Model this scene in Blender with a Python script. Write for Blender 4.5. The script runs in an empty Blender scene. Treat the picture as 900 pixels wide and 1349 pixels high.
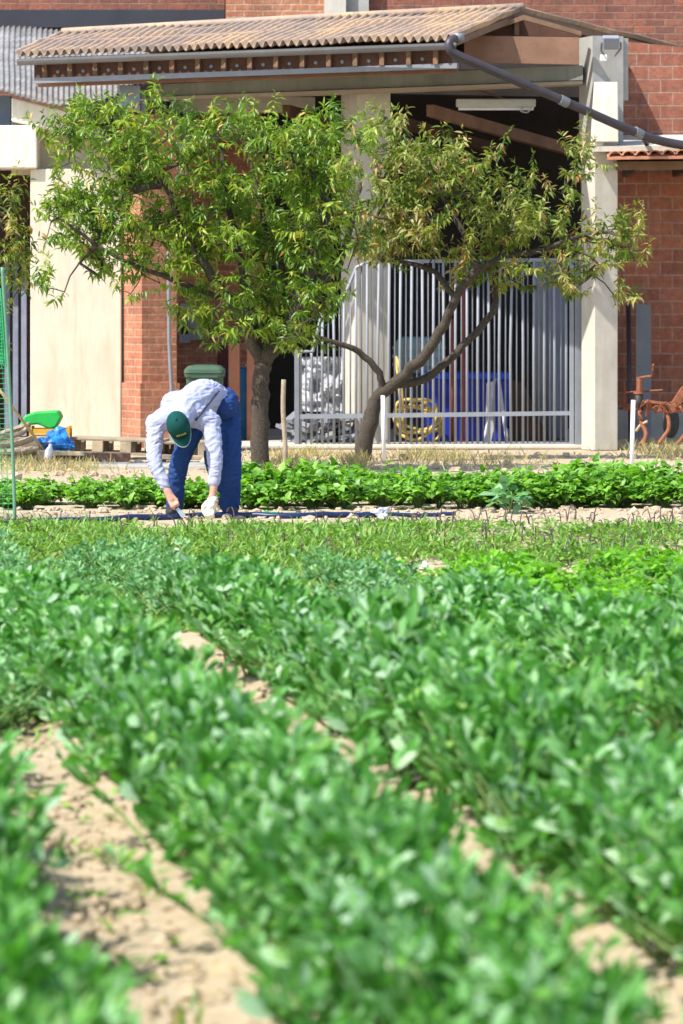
import bpy, math, random
import numpy as np
from mathutils import Vector, Matrix, noise
random.seed(7); RNG = np.random.default_rng(11)
S = bpy.context.scene
COL = S.collection
R = math.radians
PI = math.pi
F, CX, HY, CH = 5620.0, 450.0, 400.0, 1.7        # focal length in photo pixels, centre column, horizon row, eye height

def P(x, y, Y):
    """point seen at photo pixel (x, y) standing Y metres away"""
    return Vector(((x-CX)*Y/F, Y, CH-(y-HY)*Y/F))
def G(x, y):
    return P(x, y, CH*F/(y-HY))
def gy(Y):
    return HY+CH*F/Y

# ------------------------------------------------------------------ materials
def nt(name):
    m = bpy.data.materials.new(name); m.use_nodes = True
    t = m.node_tree; t.nodes.clear()
    return m, t
def N(t, typ, **kw):
    n = t.nodes.new(typ)
    for k, v in kw.items():
        if k in n.inputs.keys(): n.inputs[k].default_value = v
        else: setattr(n, k, v)
    return n
def out(t, sh):
    o = N(t, 'ShaderNodeOutputMaterial'); t.links.new(sh, o.inputs[0])
def c4(c): return (c[0], c[1], c[2], 1)
def ramp(t, fac, stops):
    r = N(t, 'ShaderNodeValToRGB'); e = r.color_ramp.elements
    while len(e) < len(stops): e.new(0.5)
    for i, (p, c) in enumerate(stops):
        e[i].position = p; e[i].color = c4(c)
    t.links.new(fac, r.inputs[0]); return r.outputs[0]
def mixc(t, fac, a, b, mode='MIX'):
    m = N(t, 'ShaderNodeMix', data_type='RGBA', blend_type=mode)
    if hasattr(fac, 'links'): t.links.new(fac, m.inputs[0])
    else: m.inputs[0].default_value = fac
    for s, i in ((a, 6), (b, 7)):
        if hasattr(s, 'links'): t.links.new(s, m.inputs[i])
        else: m.inputs[i].default_value = c4(s)
    return m.outputs[2]
def objco(t): return N(t, 'ShaderNodeTexCoord').outputs['Object']
def noi(t, co, scale, detail=5, rough=.6):
    n = N(t, 'ShaderNodeTexNoise', Scale=scale, Detail=detail, Roughness=rough)
    t.links.new(co, n.inputs['Vector']); return n.outputs['Fac']
def sca(t, co, v):
    m = N(t, 'ShaderNodeMapping'); m.inputs['Scale'].default_value = v
    t.links.new(co, m.inputs[0]); return m.outputs[0]
def bump(t, h, strength, dist):
    b = N(t, 'ShaderNodeBump', Strength=strength, Distance=dist)
    t.links.new(h, b.inputs['Height']); return b.outputs[0]

def plain(name, c, rough=.6, metal=0, vary=.25, scale=6, bmp=.2, dirt=None, streak=False, spec=.4):
    m, t = nt(name); co = objco(t)
    n1 = noi(t, co, scale); n2 = noi(t, sca(t, co, (1, 1, .12)) if streak else co, scale*4, 6, .7)
    d = tuple(x*(1-vary) for x in c); l = tuple(min(1, x*(1+vary*.6)) for x in c)
    col = ramp(t, n1, [(.3, d), (.7, l)])
    col = mixc(t, ramp(t, n2, [(.45, (0, 0, 0)), (.75, (1, 1, 1))]), col, dirt if dirt else tuple(x*(1-vary*1.2) for x in c))
    if streak:
        n3 = noi(t, sca(t, co, (2.2, 2.2, .35)), 2.2, 7, .75)
        col = mixc(t, ramp(t, n3, [(.55, (0, 0, 0)), (.72, (.55, .55, .55))]), col, tuple(x*.55 for x in c))
    p = N(t, 'ShaderNodeBsdfPrincipled', Roughness=rough, Metallic=metal)
    p.inputs['Specular IOR Level'].default_value = spec
    t.links.new(col, p.inputs['Base Color'])
    if bmp: t.links.new(bump(t, n2, bmp, .01), p.inputs['Normal'])
    out(t, p.outputs[0]); return m

def brick(name, c1, c2, mort, bw, bh, ms=.012, wear=.5):
    m, t = nt(name); co = objco(t)
    sp = N(t, 'ShaderNodeSeparateXYZ'); t.links.new(co, sp.inputs[0])
    ad = N(t, 'ShaderNodeMath', operation='ADD'); t.links.new(sp.outputs[0], ad.inputs[0]); t.links.new(sp.outputs[1], ad.inputs[1])
    wob = noi(t, co, 3, 3)
    wz = N(t, 'ShaderNodeMath', operation='MULTIPLY_ADD'); t.links.new(wob, wz.inputs[0]); wz.inputs[1].default_value = .02; t.links.new(sp.outputs[2], wz.inputs[2])
    cb = N(t, 'ShaderNodeCombineXYZ'); t.links.new(ad.outputs[0], cb.inputs[0]); t.links.new(wz.outputs[0], cb.inputs[1])
    b = N(t, 'ShaderNodeTexBrick', Scale=1.0, Color1=c4(c1), Color2=c4(c2), Mortar=c4(mort))
    b.inputs['Mortar Size'].default_value = ms; b.inputs['Mortar Smooth'].default_value = .3
    b.inputs['Brick Width'].default_value = bw; b.inputs['Row Height'].default_value = bh; b.inputs['Bias'].default_value = 0
    t.links.new(cb.outputs[0], b.inputs['Vector'])
    n1 = noi(t, co, 1.3, 6, .65); n2 = noi(t, co, 14, 5, .7)
    col = mixc(t, ramp(t, n1, [(.4, (0, 0, 0)), (.75, (wear, wear, wear))]), b.outputs[0], mort)
    n4 = noi(t, sca(t, co, (1, 1, .35)), 1.1, 6, .7)
    col = mixc(t, .8, col, ramp(t, n4, [(.3, (.5, .47, .46)), (.5, (1, 1, 1)), (.75, (1.2, 1.16, 1.1))]), 'MULTIPLY')
    col = mixc(t, .7, col, ramp(t, n2, [(.3, (.45, .42, .4)), (.7, (1.15, 1.1, 1.05))]), 'MULTIPLY')
    p = N(t, 'ShaderNodeBsdfPrincipled', Roughness=.9); t.links.new(col, p.inputs['Base Color'])
    h = N(t, 'ShaderNodeMath', operation='MULTIPLY_ADD'); t.links.new(b.outputs[1], h.inputs[0]); h.inputs[1].default_value = -.7; t.links.new(n2, h.inputs[2])
    t.links.new(bump(t, h.outputs[0], .6, .015), p.inputs['Normal'])
    out(t, p.outputs[0]); return m

def leafmat(name, stops, gloss=.35, trans=.35, tr_tint=(1.3, 1.25, .5), spec=.5):
    """leaf colour chosen per leaf by the 'rnd' attribute, plus a little per plant"""
    m, t = nt(name)
    a = N(t, 'ShaderNodeAttribute', attribute_name='rnd')
    col = ramp(t, a.outputs['Fac'], stops)
    oi = N(t, 'ShaderNodeObjectInfo')
    col = mixc(t, 1.0, col, ramp(t, oi.outputs['Random'], [(0, (.92, .95, .95)), (1, (1.32, 1.26, 1.15))]), 'MULTIPLY')
    p = N(t, 'ShaderNodeBsdfPrincipled', Roughness=gloss); p.inputs['Specular IOR Level'].default_value = spec
    t.links.new(col, p.inputs['Base Color'])
    tr = N(t, 'ShaderNodeBsdfTranslucent'); t.links.new(mixc(t, 1.0, col, tr_tint, 'MULTIPLY'), tr.inputs[0])
    mx = N(t, 'ShaderNodeMixShader'); mx.inputs[0].default_value = trans
    t.links.new(p.outputs[0], mx.inputs[1]); t.links.new(tr.outputs[0], mx.inputs[2])
    out(t, mx.outputs[0]); return m

def soilmat():
    m, t = nt('dry_sandy_soil'); co = objco(t)
    n1 = noi(t, co, .7, 5); n2 = noi(t, co, 9, 8, .7); n3 = noi(t, co, 40, 4, .7)
    col = ramp(t, n1, [(.3, (.43, .335, .22)), (.7, (.53, .43, .295))])
    col = mixc(t, ramp(t, n2, [(.4, (0, 0, 0)), (.7, (1, 1, 1))]), col, (.58, .485, .355))
    col = mixc(t, ramp(t, n3, [(.3, (.45, .45, .45)), (.5, (0, 0, 0))]), col, (.24, .17, .10))
    p = N(t, 'ShaderNodeBsdfPrincipled', Roughness=.95); p.inputs['Specular IOR Level'].default_value = .1
    t.links.new(col, p.inputs['Base Color'])
    ad = N(t, 'ShaderNodeMath', operation='ADD'); t.links.new(n2, ad.inputs[0]); t.links.new(n3, ad.inputs[1])
    t.links.new(bump(t, ad.outputs[0], .8, .03), p.inputs['Normal'])
    out(t, p.outputs[0]); return m

M = {}
M['soil'] = soilmat()
M['brick_back'] = brick('weathered_red_brick', (.33, .115, .072), (.20, .078, .058), (.27, .17, .125), .27, .095, .010, .35)
M['brick_orange'] = brick('orange_brick', (.50, .20, .10), (.42, .16, .085), (.48, .33, .23), .25, .085, .012, .3)
M['brick_pillar'] = brick('pillar_brick', (.49, .195, .11), (.36, .135, .08), (.46, .27, .18), .25, .088, .012, .4)
M['brick_hollow'] = brick('hollow_brick', (.39, .135, .078), (.26, .088, .058), (.36, .235, .18), .29, .158, .011, .4)
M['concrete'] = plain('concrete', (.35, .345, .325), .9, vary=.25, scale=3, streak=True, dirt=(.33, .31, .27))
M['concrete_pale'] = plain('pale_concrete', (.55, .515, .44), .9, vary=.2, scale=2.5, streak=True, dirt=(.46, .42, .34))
M['plaster'] = plain('cream_plaster', (.64, .58, .465), .95, vary=.12, scale=1.6, streak=True, dirt=(.52, .44, .31))
M['plaster_white'] = plain('white_plaster', (.74, .70, .60), .95, vary=.1, scale=2, streak=True, dirt=(.58, .52, .42))
M['roof_grey'] = plain('grey_fibre_cement', (.25, .245, .245), .95, vary=.5, scale=3.5, bmp=.6, dirt=(.10, .098, .095))
def roofmat():
    m, t = nt('weathered_tan_roofing'); co = objco(t)
    n1 = noi(t, co, 1.1, 6, .65); n2 = noi(t, co, 7, 6, .7); n3 = noi(t, co, 26, 4, .7)
    col = ramp(t, n1, [(.32, (.27, .21, .175)), (.48, (.38, .275, .205)), (.62, (.51, .345, .20)), (.8, (.55, .41, .29))])
    col = mixc(t, ramp(t, n2, [(.48, (0, 0, 0)), (.68, (1, 1, 1))]), col, (.24, .20, .17))
    col = mixc(t, ramp(t, n3, [(.60, (0, 0, 0)), (.7, (1, 1, 1))]), col, (.14, .12, .10))
    p = N(t, 'ShaderNodeBsdfPrincipled', Roughness=.95); t.links.new(col, p.inputs['Base Color'])
    t.links.new(bump(t, n2, .5, .02), p.inputs['Normal']); out(t, p.outputs[0]); return m
M['roof_tan'] = roofmat()
M['terracotta'] = plain('terracotta', (.50, .20, .11), .9, vary=.3, scale=7, dirt=(.36, .22, .15))
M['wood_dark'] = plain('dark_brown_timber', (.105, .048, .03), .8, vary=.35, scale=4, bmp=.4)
M['wood_board'] = plain('brown_board', (.25, .135, .085), .8, vary=.3, scale=3, bmp=.4)
M['wood_rafter'] = plain('rafter_timber', (.20, .12, .075), .8, vary=.3, scale=5)
M['wood_grey'] = plain('weathered_plank', (.36, .29, .21), .9, vary=.35, scale=7, bmp=.5, dirt=(.20, .15, .10))
M['wood_pale'] = plain('pale_plank', (.52, .42, .29), .9, vary=.25, scale=7, bmp=.4)
M['wood_red'] = plain('reddish_plank', (.20, .115, .085), .9, vary=.3, scale=6, bmp=.4)
M['bamboo'] = plain('dry_cane', (.55, .42, .22), .6, vary=.2, scale=9)
M['steel'] = plain('grey_painted_steel', (.22, .235, .265), .5, .1, vary=.15, scale=8, bmp=.05)
M['steel_light'] = plain('galvanised_steel', (.26, .28, .32), .55, .1, vary=.12, scale=8, bmp=.05)
M['gutter'] = plain('grey_gutter_metal', (.19, .195, .21), .45, .3, vary=.2, scale=4, bmp=.05)
M['band'] = plain('dark_slate_flashing', (.035, .038, .052), .6, vary=.25, scale=2, bmp=.05)
M['pipe'] = plain('violet_grey_pipe', (.05, .042, .05), .45, vary=.25, scale=5, bmp=.05)
M['beam'] = plain('grey_green_beam', (.25, .26, .225), .8, vary=.2, scale=2, streak=True)
M['beam_flange'] = plain('beam_flange', (.36, .29, .22), .8, vary=.2, scale=3)
M['bluegrey'] = plain('blue_grey_bracket', (.24, .29, .38), .6, vary=.15)
M['tube'] = plain('white_tube_fitting', (.48, .48, .44), .5, vary=.15)
M['dark'] = plain('shade_dark_plaster', (.04, .032, .028), .95, vary=.4, scale=2)  # plaster coloured nearly black to deepen the shade inside the shed
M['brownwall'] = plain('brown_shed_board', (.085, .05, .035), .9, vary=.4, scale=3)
M['greenbin'] = plain('dark_green_plastic', (.055, .105, .068), .45, vary=.15, bmp=.03)
M['blue'] = plain('blue_plastic', (.014, .04, .42), .4, vary=.2, bmp=.03)
M['bluebright'] = plain('bright_blue_plastic', (.02, .09, .62), .4, vary=.1, bmp=.03)
M['cyan'] = plain('pale_cyan_plastic', (.28, .50, .55), .35, vary=.15, bmp=.03)
M['bluedrum'] = plain('light_blue_drum', (.03, .22, .48), .4, vary=.15, bmp=.03)
M['yellow'] = plain('yellow_hose', (.58, .42, .10), .5, vary=.15, bmp=.03)
M['crate'] = plain('orange_yellow_crate', (.68, .36, .03), .5, vary=.15, bmp=.03)
M['greentub'] = plain('bright_green_plastic', (.02, .42, .07), .4, vary=.12, bmp=.03)
M['bluebag'] = plain('sky_blue_bag', (.03, .24, .68), .4, vary=.2, scale=12, bmp=.3)
M['redpost'] = plain('red_oxide_steel', (.26, .06, .045), .6, vary=.25)
M['brownpost'] = plain('terracotta_post', (.40, .165, .095), .8, vary=.2)
M['maroon'] = plain('maroon_cloth', (.09, .025, .03), .9, vary=.3)
M['rust'] = plain('rusty_red_machine_paint', (.27, .092, .045), .8, .05, vary=.5, scale=14, bmp=.4, dirt=(.28, .12, .07))
M['blackgrease'] = plain('black_grease', (.03, .028, .028), .6, vary=.3)
M['silver'] = plain('silver_sheeting', (.50, .51, .53), .35, .25, vary=.25, scale=5, bmp=.2)
M['panelgrey'] = plain('grey_board', (.19, .20, .22), .7, vary=.2, scale=3)
M['stake'] = plain('white_stake', (.80, .80, .80), .5, vary=.06, bmp=.02)
M['netgreen'] = plain('green_net_cord', (.03, .30, .12), .6, vary=.15, bmp=0)
M['postgreen'] = plain('pale_green_post', (.12, .27, .17), .5, vary=.2, scale=12)
M['hose'] = plain('dark_blue_hose', (.012, .026, .085), .4, vary=.2, bmp=.05)
M['white_plastic'] = plain('white_scrap', (.72, .73, .76), .5, vary=.12, bmp=.1)
M['sheetpale'] = plain('pale_bluish_plastic', (.42, .45, .52), .5, vary=.2, bmp=.1)
M['stone'] = plain('pale_stone', (.58, .54, .48), .9, vary=.2, scale=15)
M['sheetblue'] = plain('blue_grey_sheet', (.17, .19, .26), .6, .2, vary=.2, streak=True)
M['bark'] = plain('grey_brown_bark', (.052, .041, .031), .95, vary=.4, scale=18, bmp=.9, dirt=(.12, .10, .07))
M['skin'] = plain('skin', (.52, .27, .19), .55, vary=.1, scale=20, bmp=.03)
M['shirt'] = plain('lavender_shirt_cloth', (.37, .395, .56), .9, vary=.1, scale=10, bmp=.1, spec=.1)
M['denim'] = plain('blue_work_cloth', (.024, .060, .190), .9, vary=.2, scale=8, bmp=.15, spec=.1)
M['capgreen'] = plain('bottle_green_cap_cloth', (.006, .062, .056), .9, vary=.2, scale=22, bmp=.15, spec=.15)
M['capedge'] = plain('grey_green_brim_edge', (.22, .32, .27), .8, vary=.1)
M['capgold'] = plain('gold_thread', (.50, .36, .06), .7, vary=.1, bmp=.02)
M['glove'] = plain('cream_work_glove', (.66, .63, .52), .9, vary=.15, scale=20, bmp=.2)
M['strap'] = plain('black_webbing', (.02, .02, .03), .7, vary=.2)
M['cuff'] = plain('red_cuff', (.55, .09, .06), .8, vary=.1)
M['shoe'] = plain('dark_shoe', (.03, .028, .03), .7, vary=.3)
M['blade'] = plain('steel_blade', (.40, .44, .50), .3, .5, vary=.1, bmp=.02)
M['stem'] = plain('green_stem', (.10, .17, .045), .7, vary=.2, bmp=0)
M['stem_pale'] = plain('pale_green_stem', (.20, .30, .09), .7, vary=.2, bmp=0)
M['bean'] = leafmat('bean_leaf', [(0, (.032, .118, .016)), (.3, (.075, .240, .036)), (.55, (.140, .345, .100)), (.78, (.250, .450, .235)), (.985, (.46, .60, .46)), (1, (.40, .40, .06))], .55, .4, (1.1, 1.4, .5), .28)
M['pea'] = leafmat('pea_leaf', [(0, (.06, .18, .05)), (.5, (.14, .32, .12)), (1, (.30, .48, .28))], .5, .34, (1.0, 1.25, .55), .4)
M['potato'] = leafmat('potato_leaf', [(0, (.065, .19, .018)), (.5, (.145, .34, .035)), (1, (.26, .48, .085))], .42, .4, (1.25, 1.35, .4), .5)
M['celery'] = leafmat('celery_leaf', [(0, (.08, .25, .015)), (.5, (.14, .38, .018)), (1, (.23, .50, .035))], .4, .4, (1.3, 1.35, .4))
M['weed'] = leafmat('weed_leaf', [(0, (.06, .155, .028)), (.3, (.105, .245, .035)), (.7, (.165, .33, .05)), (.95, (.26, .40, .09)), (1, (.40, .34, .16))], .5, .36, (1.2, 1.25, .45))
M['haulm'] = plain('dark_dry_haulm', (.12, .085, .085), .9, vary=.4, bmp=0)
M['drygrass'] = leafmat('dry_grass_blade', [(0, (.40, .31, .13)), (.6, (.50, .40, .20)), (1, (.22, .28, .08))], .7, .25, (1.1, 1.1, .6))
TL = [(0, (.05, .12, .012)), (.35, (.105, .20, .018)), (.7, (.17, .28, .028)), (.93, (.28, .36, .05)), (1, (.45, .32, .13))]
M['tree_leaf'] = leafmat('fruit_tree_leaf', TL, .38, .36, (1.35, 1.3, .35), .5)
TL2 = [(0, (.075, .135, .018)), (.3, (.15, .225, .028)), (.6, (.25, .31, .05)), (.8, (.38, .37, .12)), (.94, (.50, .38, .20)), (1, (.52, .24, .10))]
M['tree_leaf_curled'] = leafmat('curled_fruit_tree_leaf', TL2, .45, .36, (1.25, 1.2, .45), .4)

# ------------------------------------------------------------------ object helpers
def wloc(o):
    v = Vector((0, 0, 0))
    while o is not None: v += o.location; o = o.parent
    return v
def tag(o, label=None, cat=None, group=None, kind=None):
    if label: o['label'] = label
    if cat: o['category'] = cat
    if group: o['group'] = group
    if kind: o['kind'] = kind
    return o
def thing(name, label, cat, loc, group=None):
    o = bpy.data.objects.new(name, None); COL.objects.link(o); o.location = loc; o.empty_display_size = .2
    return tag(o, label, cat, group)
def link_mesh(name, verts, faces, mat, parent=None, smooth=False, bevel=0, rnd=None, origin=None):
    verts = np.asarray(verts, dtype=float).reshape(-1, 3)
    if parent is not None: off = np.array(wloc(parent))
    elif origin is not None: off = np.array(origin)
    else:
        mn, mx = verts.min(0), verts.max(0); off = np.array(((mn[0]+mx[0])/2, (mn[1]+mx[1])/2, mn[2]))
    me = bpy.data.meshes.new(name); me.from_pydata((verts-off).tolist(), [], faces)
    if rnd is not None:
        a = me.attributes.new('rnd', 'FLOAT', 'FACE'); a.data.foreach_set('value', np.asarray(rnd, dtype=np.float32))
    me.materials.append(mat)
    if smooth: me.polygons.foreach_set('use_smooth', [True]*len(me.polygons))
    me.update()
    o = bpy.data.objects.new(name, me); COL.objects.link(o)
    if parent is not None: o.parent = parent
    else: o.location = off
    if bevel:
        b = o.modifiers.new('edge', 'BEVEL'); b.width = bevel; b.segments = 2; b.limit_method = 'ANGLE'
    return o
def copy_tree(o, parent=None):
    c = o.copy(); COL.objects.link(c)
    if parent is not None: c.parent = parent
    for ch in list(o.children): copy_tree(ch, c)
    return c

class MB:
    def __init__(s): s.v = []; s.f = []
    def add(s, vs, fs, Mx=None):
        b = len(s.v)
        s.v += [tuple(Mx @ Vector(v)) if Mx is not None else tuple(v) for v in vs]
        s.f += [tuple(b+i for i in f) for f in fs]; return s
    def box(s, c, d, rz=0, rx=0, ry=0):
        x, y, z = d[0]/2, d[1]/2, d[2]/2
        vs = [(-x,-y,-z),(x,-y,-z),(x,y,-z),(-x,y,-z),(-x,-y,z),(x,-y,z),(x,y,z),(-x,y,z)]
        fs = [(0,3,2,1),(4,5,6,7),(0,1,5,4),(1,2,6,5),(2,3,7,6),(3,0,4,7)]
        Mx = Matrix.Translation(c) @ Matrix.Rotation(rz,4,'Z') @ Matrix.Rotation(ry,4,'Y') @ Matrix.Rotation(rx,4,'X')
        return s.add(vs, fs, Mx)
    def pb(s, x0, y0, x1, y1, Y, d):
        a = P(x0, y0, Y); b = P(x1, y1, Y)
        return s.box(((a.x+b.x)/2, Y+d/2, (a.z+b.z)/2), (abs(b.x-a.x), d, abs(a.z-b.z)))
    def hexa(s, p):      # eight corners: bottom four, top four
        return s.add(p, [(0,3,2,1),(4,5,6,7),(0,1,5,4),(1,2,6,5),(2,3,7,6),(3,0,4,7)])
    def slab(s, a, b, c, d, off):   # quad a b c d thickened by the vector off
        off = Vector(off)
        return s.hexa([Vector(a)+off, Vector(b)+off, Vector(c)+off, Vector(d)+off, a, b, c, d])
    def prism(s, pts, Y, d):   # outline in photo pixels extruded from Y to Y+d
        f = [P(x, y, Y) for x, y in pts]; n = len(f); bk = [v+Vector((0, d, 0)) for v in f]
        s.add(f+bk, [tuple(range(n)), tuple(range(2*n-1, n-1, -1))]+[(i, i+n, (i+1)%n+n, (i+1)%n) for i in range(n)])
        return s
    def tube(s, pts, rad, n=8, cap=True, flat=1.0):
        pts = [Vector(p) for p in pts]; k = len(pts)
        if not hasattr(rad, '__len__'): rad = [rad]*k
        base = len(s.v); up = Vector((0, 0, 1))
        t0 = (pts[1]-pts[0]).normalized()
        if abs(t0.z) > .9: up = Vector((1, 0, 0))
        nx = t0.cross(up).normalized()
        for i in range(k):
            t = (pts[min(i+1,k-1)]-pts[max(i-1,0)])
            t = t.normalized() if t.length > 1e-9 else t0
            nx = (nx-t*nx.dot(t)).normalized(); ny = t.cross(nx)
            for j in range(n):
                a = 2*PI*j/n; s.v.append(tuple(pts[i]+(nx*math.cos(a)+ny*math.sin(a)*flat)*rad[i]))
        for i in range(k-1):
            for j in range(n):
                s.f.append((base+i*n+j, base+i*n+(j+1)%n, base+(i+1)*n+(j+1)%n, base+(i+1)*n+j))
        if cap:
            s.f.append(tuple(base+j for j in range(n-1, -1, -1))); s.f.append(tuple(base+(k-1)*n+j for j in range(n)))
        return s
    def lathe(s, prof, c, n=20, Mx=None):
        vs = []; fs = []; k = len(prof)
        for r, z in prof:
            for j in range(n): vs.append((r*math.cos(2*PI*j/n), r*math.sin(2*PI*j/n), z))
        for i in range(k-1):
            for j in range(n): fs.append((i*n+j, i*n+(j+1)%n, (i+1)*n+(j+1)%n, (i+1)*n+j))
        fs.append(tuple(range(n-1,-1,-1))); fs.append(tuple((k-1)*n+j for j in range(n)))
        T = Matrix.Translation(c)
        return s.add(vs, fs, T @ Mx if Mx is not None else T)
    def ell(s, c, r, Mx=None, n=14, m=9):
        vs = [(0,0,-1)]; fs = []
        for i in range(1, m):
            th = -PI/2+PI*i/m
            for j in range(n): vs.append((math.cos(th)*math.cos(2*PI*j/n), math.cos(th)*math.sin(2*PI*j/n), math.sin(th)))
        vs.append((0,0,1)); L = len(vs)-1
        for j in range(n):
            fs.append((0, 1+(j+1)%n, 1+j)); fs.append((L, 1+(m-2)*n+j, 1+(m-2)*n+(j+1)%n))
            for i in range(m-2): fs.append((1+i*n+j, 1+i*n+(j+1)%n, 1+(i+1)*n+(j+1)%n, 1+(i+1)*n+j))
        T = Matrix.Translation(c)
        if Mx is not None: T = T @ Mx
        return s.add(vs, fs, T @ Matrix.Diagonal((r[0], r[1], r[2], 1)))
    def blob(s, c, r, rough=.25, seed=0, n=10, m=7):
        b = MB().ell((0,0,0), r, n=n, m=m)
        for v in b.v:
            q = Vector(v); k = 1+rough*noise.noise(q*(1.7/max(r))+Vector((seed*7.3, seed*1.9, 0)))*2
            s.v.append((c[0]+v[0]*k, c[1]+v[1]*k, c[2]+v[2]*k))
        o = len(s.v)-len(b.v); s.f += [tuple(o+i for i in f) for f in b.f]; return s
    def build(s, name, mat, parent=None, **kw): return link_mesh(name, s.v, s.f, mat, parent, **kw)

def smooth_path(pts, k=4):
    """Catmull-Rom through the points"""
    pts = [Vector(p) for p in pts]; o = []
    for i in range(len(pts)-1):
        p0, p1, p2, p3 = pts[max(i-1,0)], pts[i], pts[i+1], pts[min(i+2,len(pts)-1)]
        for j in range(k):
            t = j/k
            o.append(.5*((2*p1)+(p2-p0)*t+(2*p0-5*p1+4*p2-p3)*t*t+(3*p1-p0-3*p2+p3)*t**3))
    o.append(pts[-1]); return o

# leaves: B base, D direction, NN normal, L length, W width, curl
def unit(a): return a/np.maximum(np.linalg.norm(a, axis=1, keepdims=True), 1e-9)
def leaf_arrays(B, D, NN, L, W, curl=.15, fold=.2, wide=.45):
    B, D, NN = np.asarray(B, float), unit(np.asarray(D, float)), np.asarray(NN, float)
    n = len(B); L = np.broadcast_to(L, (n,))[:, None]; W = np.broadcast_to(W, (n,))[:, None]; curl = np.broadcast_to(curl, (n,))[:, None]
    Sd = unit(np.cross(D, NN)); NN = np.cross(Sd, D)
    m1 = B+D*L*.28-NN*curl*L*.1; m2 = B+D*L*.66-NN*curl*L*.4; tip = B+D*L*.97-NN*curl*L
    w1 = W*(.5 if wide < .5 else .42); w2 = W*(.36 if wide < .5 else .5)
    up = NN*W*fold
    V = np.stack([B, m1-Sd*w1+up, m1, m1+Sd*w1+up, m2-Sd*w2+up, m2, m2+Sd*w2+up, tip], 1).reshape(-1, 3)
    f0 = [(0,2,1),(0,3,2),(1,2,5,4),(2,3,6,5),(4,5,7),(5,6,7)]
    return V, f0, 8
def leaf_mesh(name, B, D, NN, L, W, mat, parent=None, rnd=None, **kw):
    V, f0, k = leaf_arrays(B, D, NN, L, W, **kw)
    n = len(B); fs = [tuple(i*k+a for a in f) for i in range(n) for f in f0]
    r = RNG.random(n) if rnd is None else np.asarray(rnd)
    return link_mesh(name, V, fs, mat, parent, rnd=np.repeat(r, len(f0)), smooth=True)

# ------------------------------------------------------------------ ground
ROWS = {'A': .47, 'B': 1.48, 'C': 2.49, 'D': 3.52, 'E': 4.59, 'F': 5.59, 'G': 6.59}
def rowx(k, Y): return (ROWS[k] if isinstance(k, str) else k)-.144*Y
def ground_z(x, y):
    z = noise.noise((x*.5, y*.5, 3))*.02
    if y < 32:
        c = (x+.144*y-.09)/1.0; d = abs(c-math.floor(c)-.5)
        z += .035*math.cos(2*PI*d)*min(1, (32-y)/4)*-1*-1
    if 4 < y < 48:
        z += noise.noise((x*4, y*4, 0))*.012+noise.noise((x*13, y*13, 5))*.010
    if y > 40: z += min(.05, (y-40)*.01)*0
    return z
def axis(lo, hi, step, far):
    a = list(np.arange(lo, hi+1e-6, step)); g = step; l = [a[0]]; h = [a[-1]]
    while h[-1] < far: g *= 1.7; h.append(h[-1]+g)
    g = step
    while l[-1] > -far: g *= 1.7; l.append(l[-1]-g)
    return l[:0:-1]+a+h[1:]
xs = axis(-5.5, 5.5, .07, 3000); ys = axis(5, 48, .07, 3000)
gv = []; 
for y in ys:
    for x in xs:
        gv.append((x, y, ground_z(x, y) if (-7 < x < 7 and 3 < y < 52) else 0))
nx = len(xs); gf = [(j*nx+i, j*nx+i+1, (j+1)*nx+i+1, (j+1)*nx+i) for j in range(len(ys)-1) for i in range(nx-1)]
tag(link_mesh('ground', gv, gf, M['soil'], smooth=True, origin=(0, 0, 0)), kind='structure')

def gz(x, y): return ground_z(x, y)

# clods of earth on the bare soil
cl = MB()
for i in range(4000):
    if i < 2600:
        k = random.choice([1.0, 1.0, 2.0, 3.02]); y = random.uniform(8, 21); x = rowx(k, y)+random.gauss(0, .17); r = abs(random.gauss(0, .010))+.005
    elif i < 3200:
        y = random.uniform(33.2, 35.2); x = random.uniform(-3.4, 3.4); r = abs(random.gauss(0, .014))+.008
    else:
        y = random.uniform(38.5, 48.5); x = random.uniform(-5, 5); r = abs(random.gauss(0, .02))+.01
    cl.blob((x, y, gz(x, y)+r*.25), (r*random.uniform(.8,1.4), r*random.uniform(.8,1.4), r*.8), .35, i, 6, 4)
tag(cl.build('clods', M['soil'], smooth=False, origin=(0,0,0)), kind='stuff')

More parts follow.
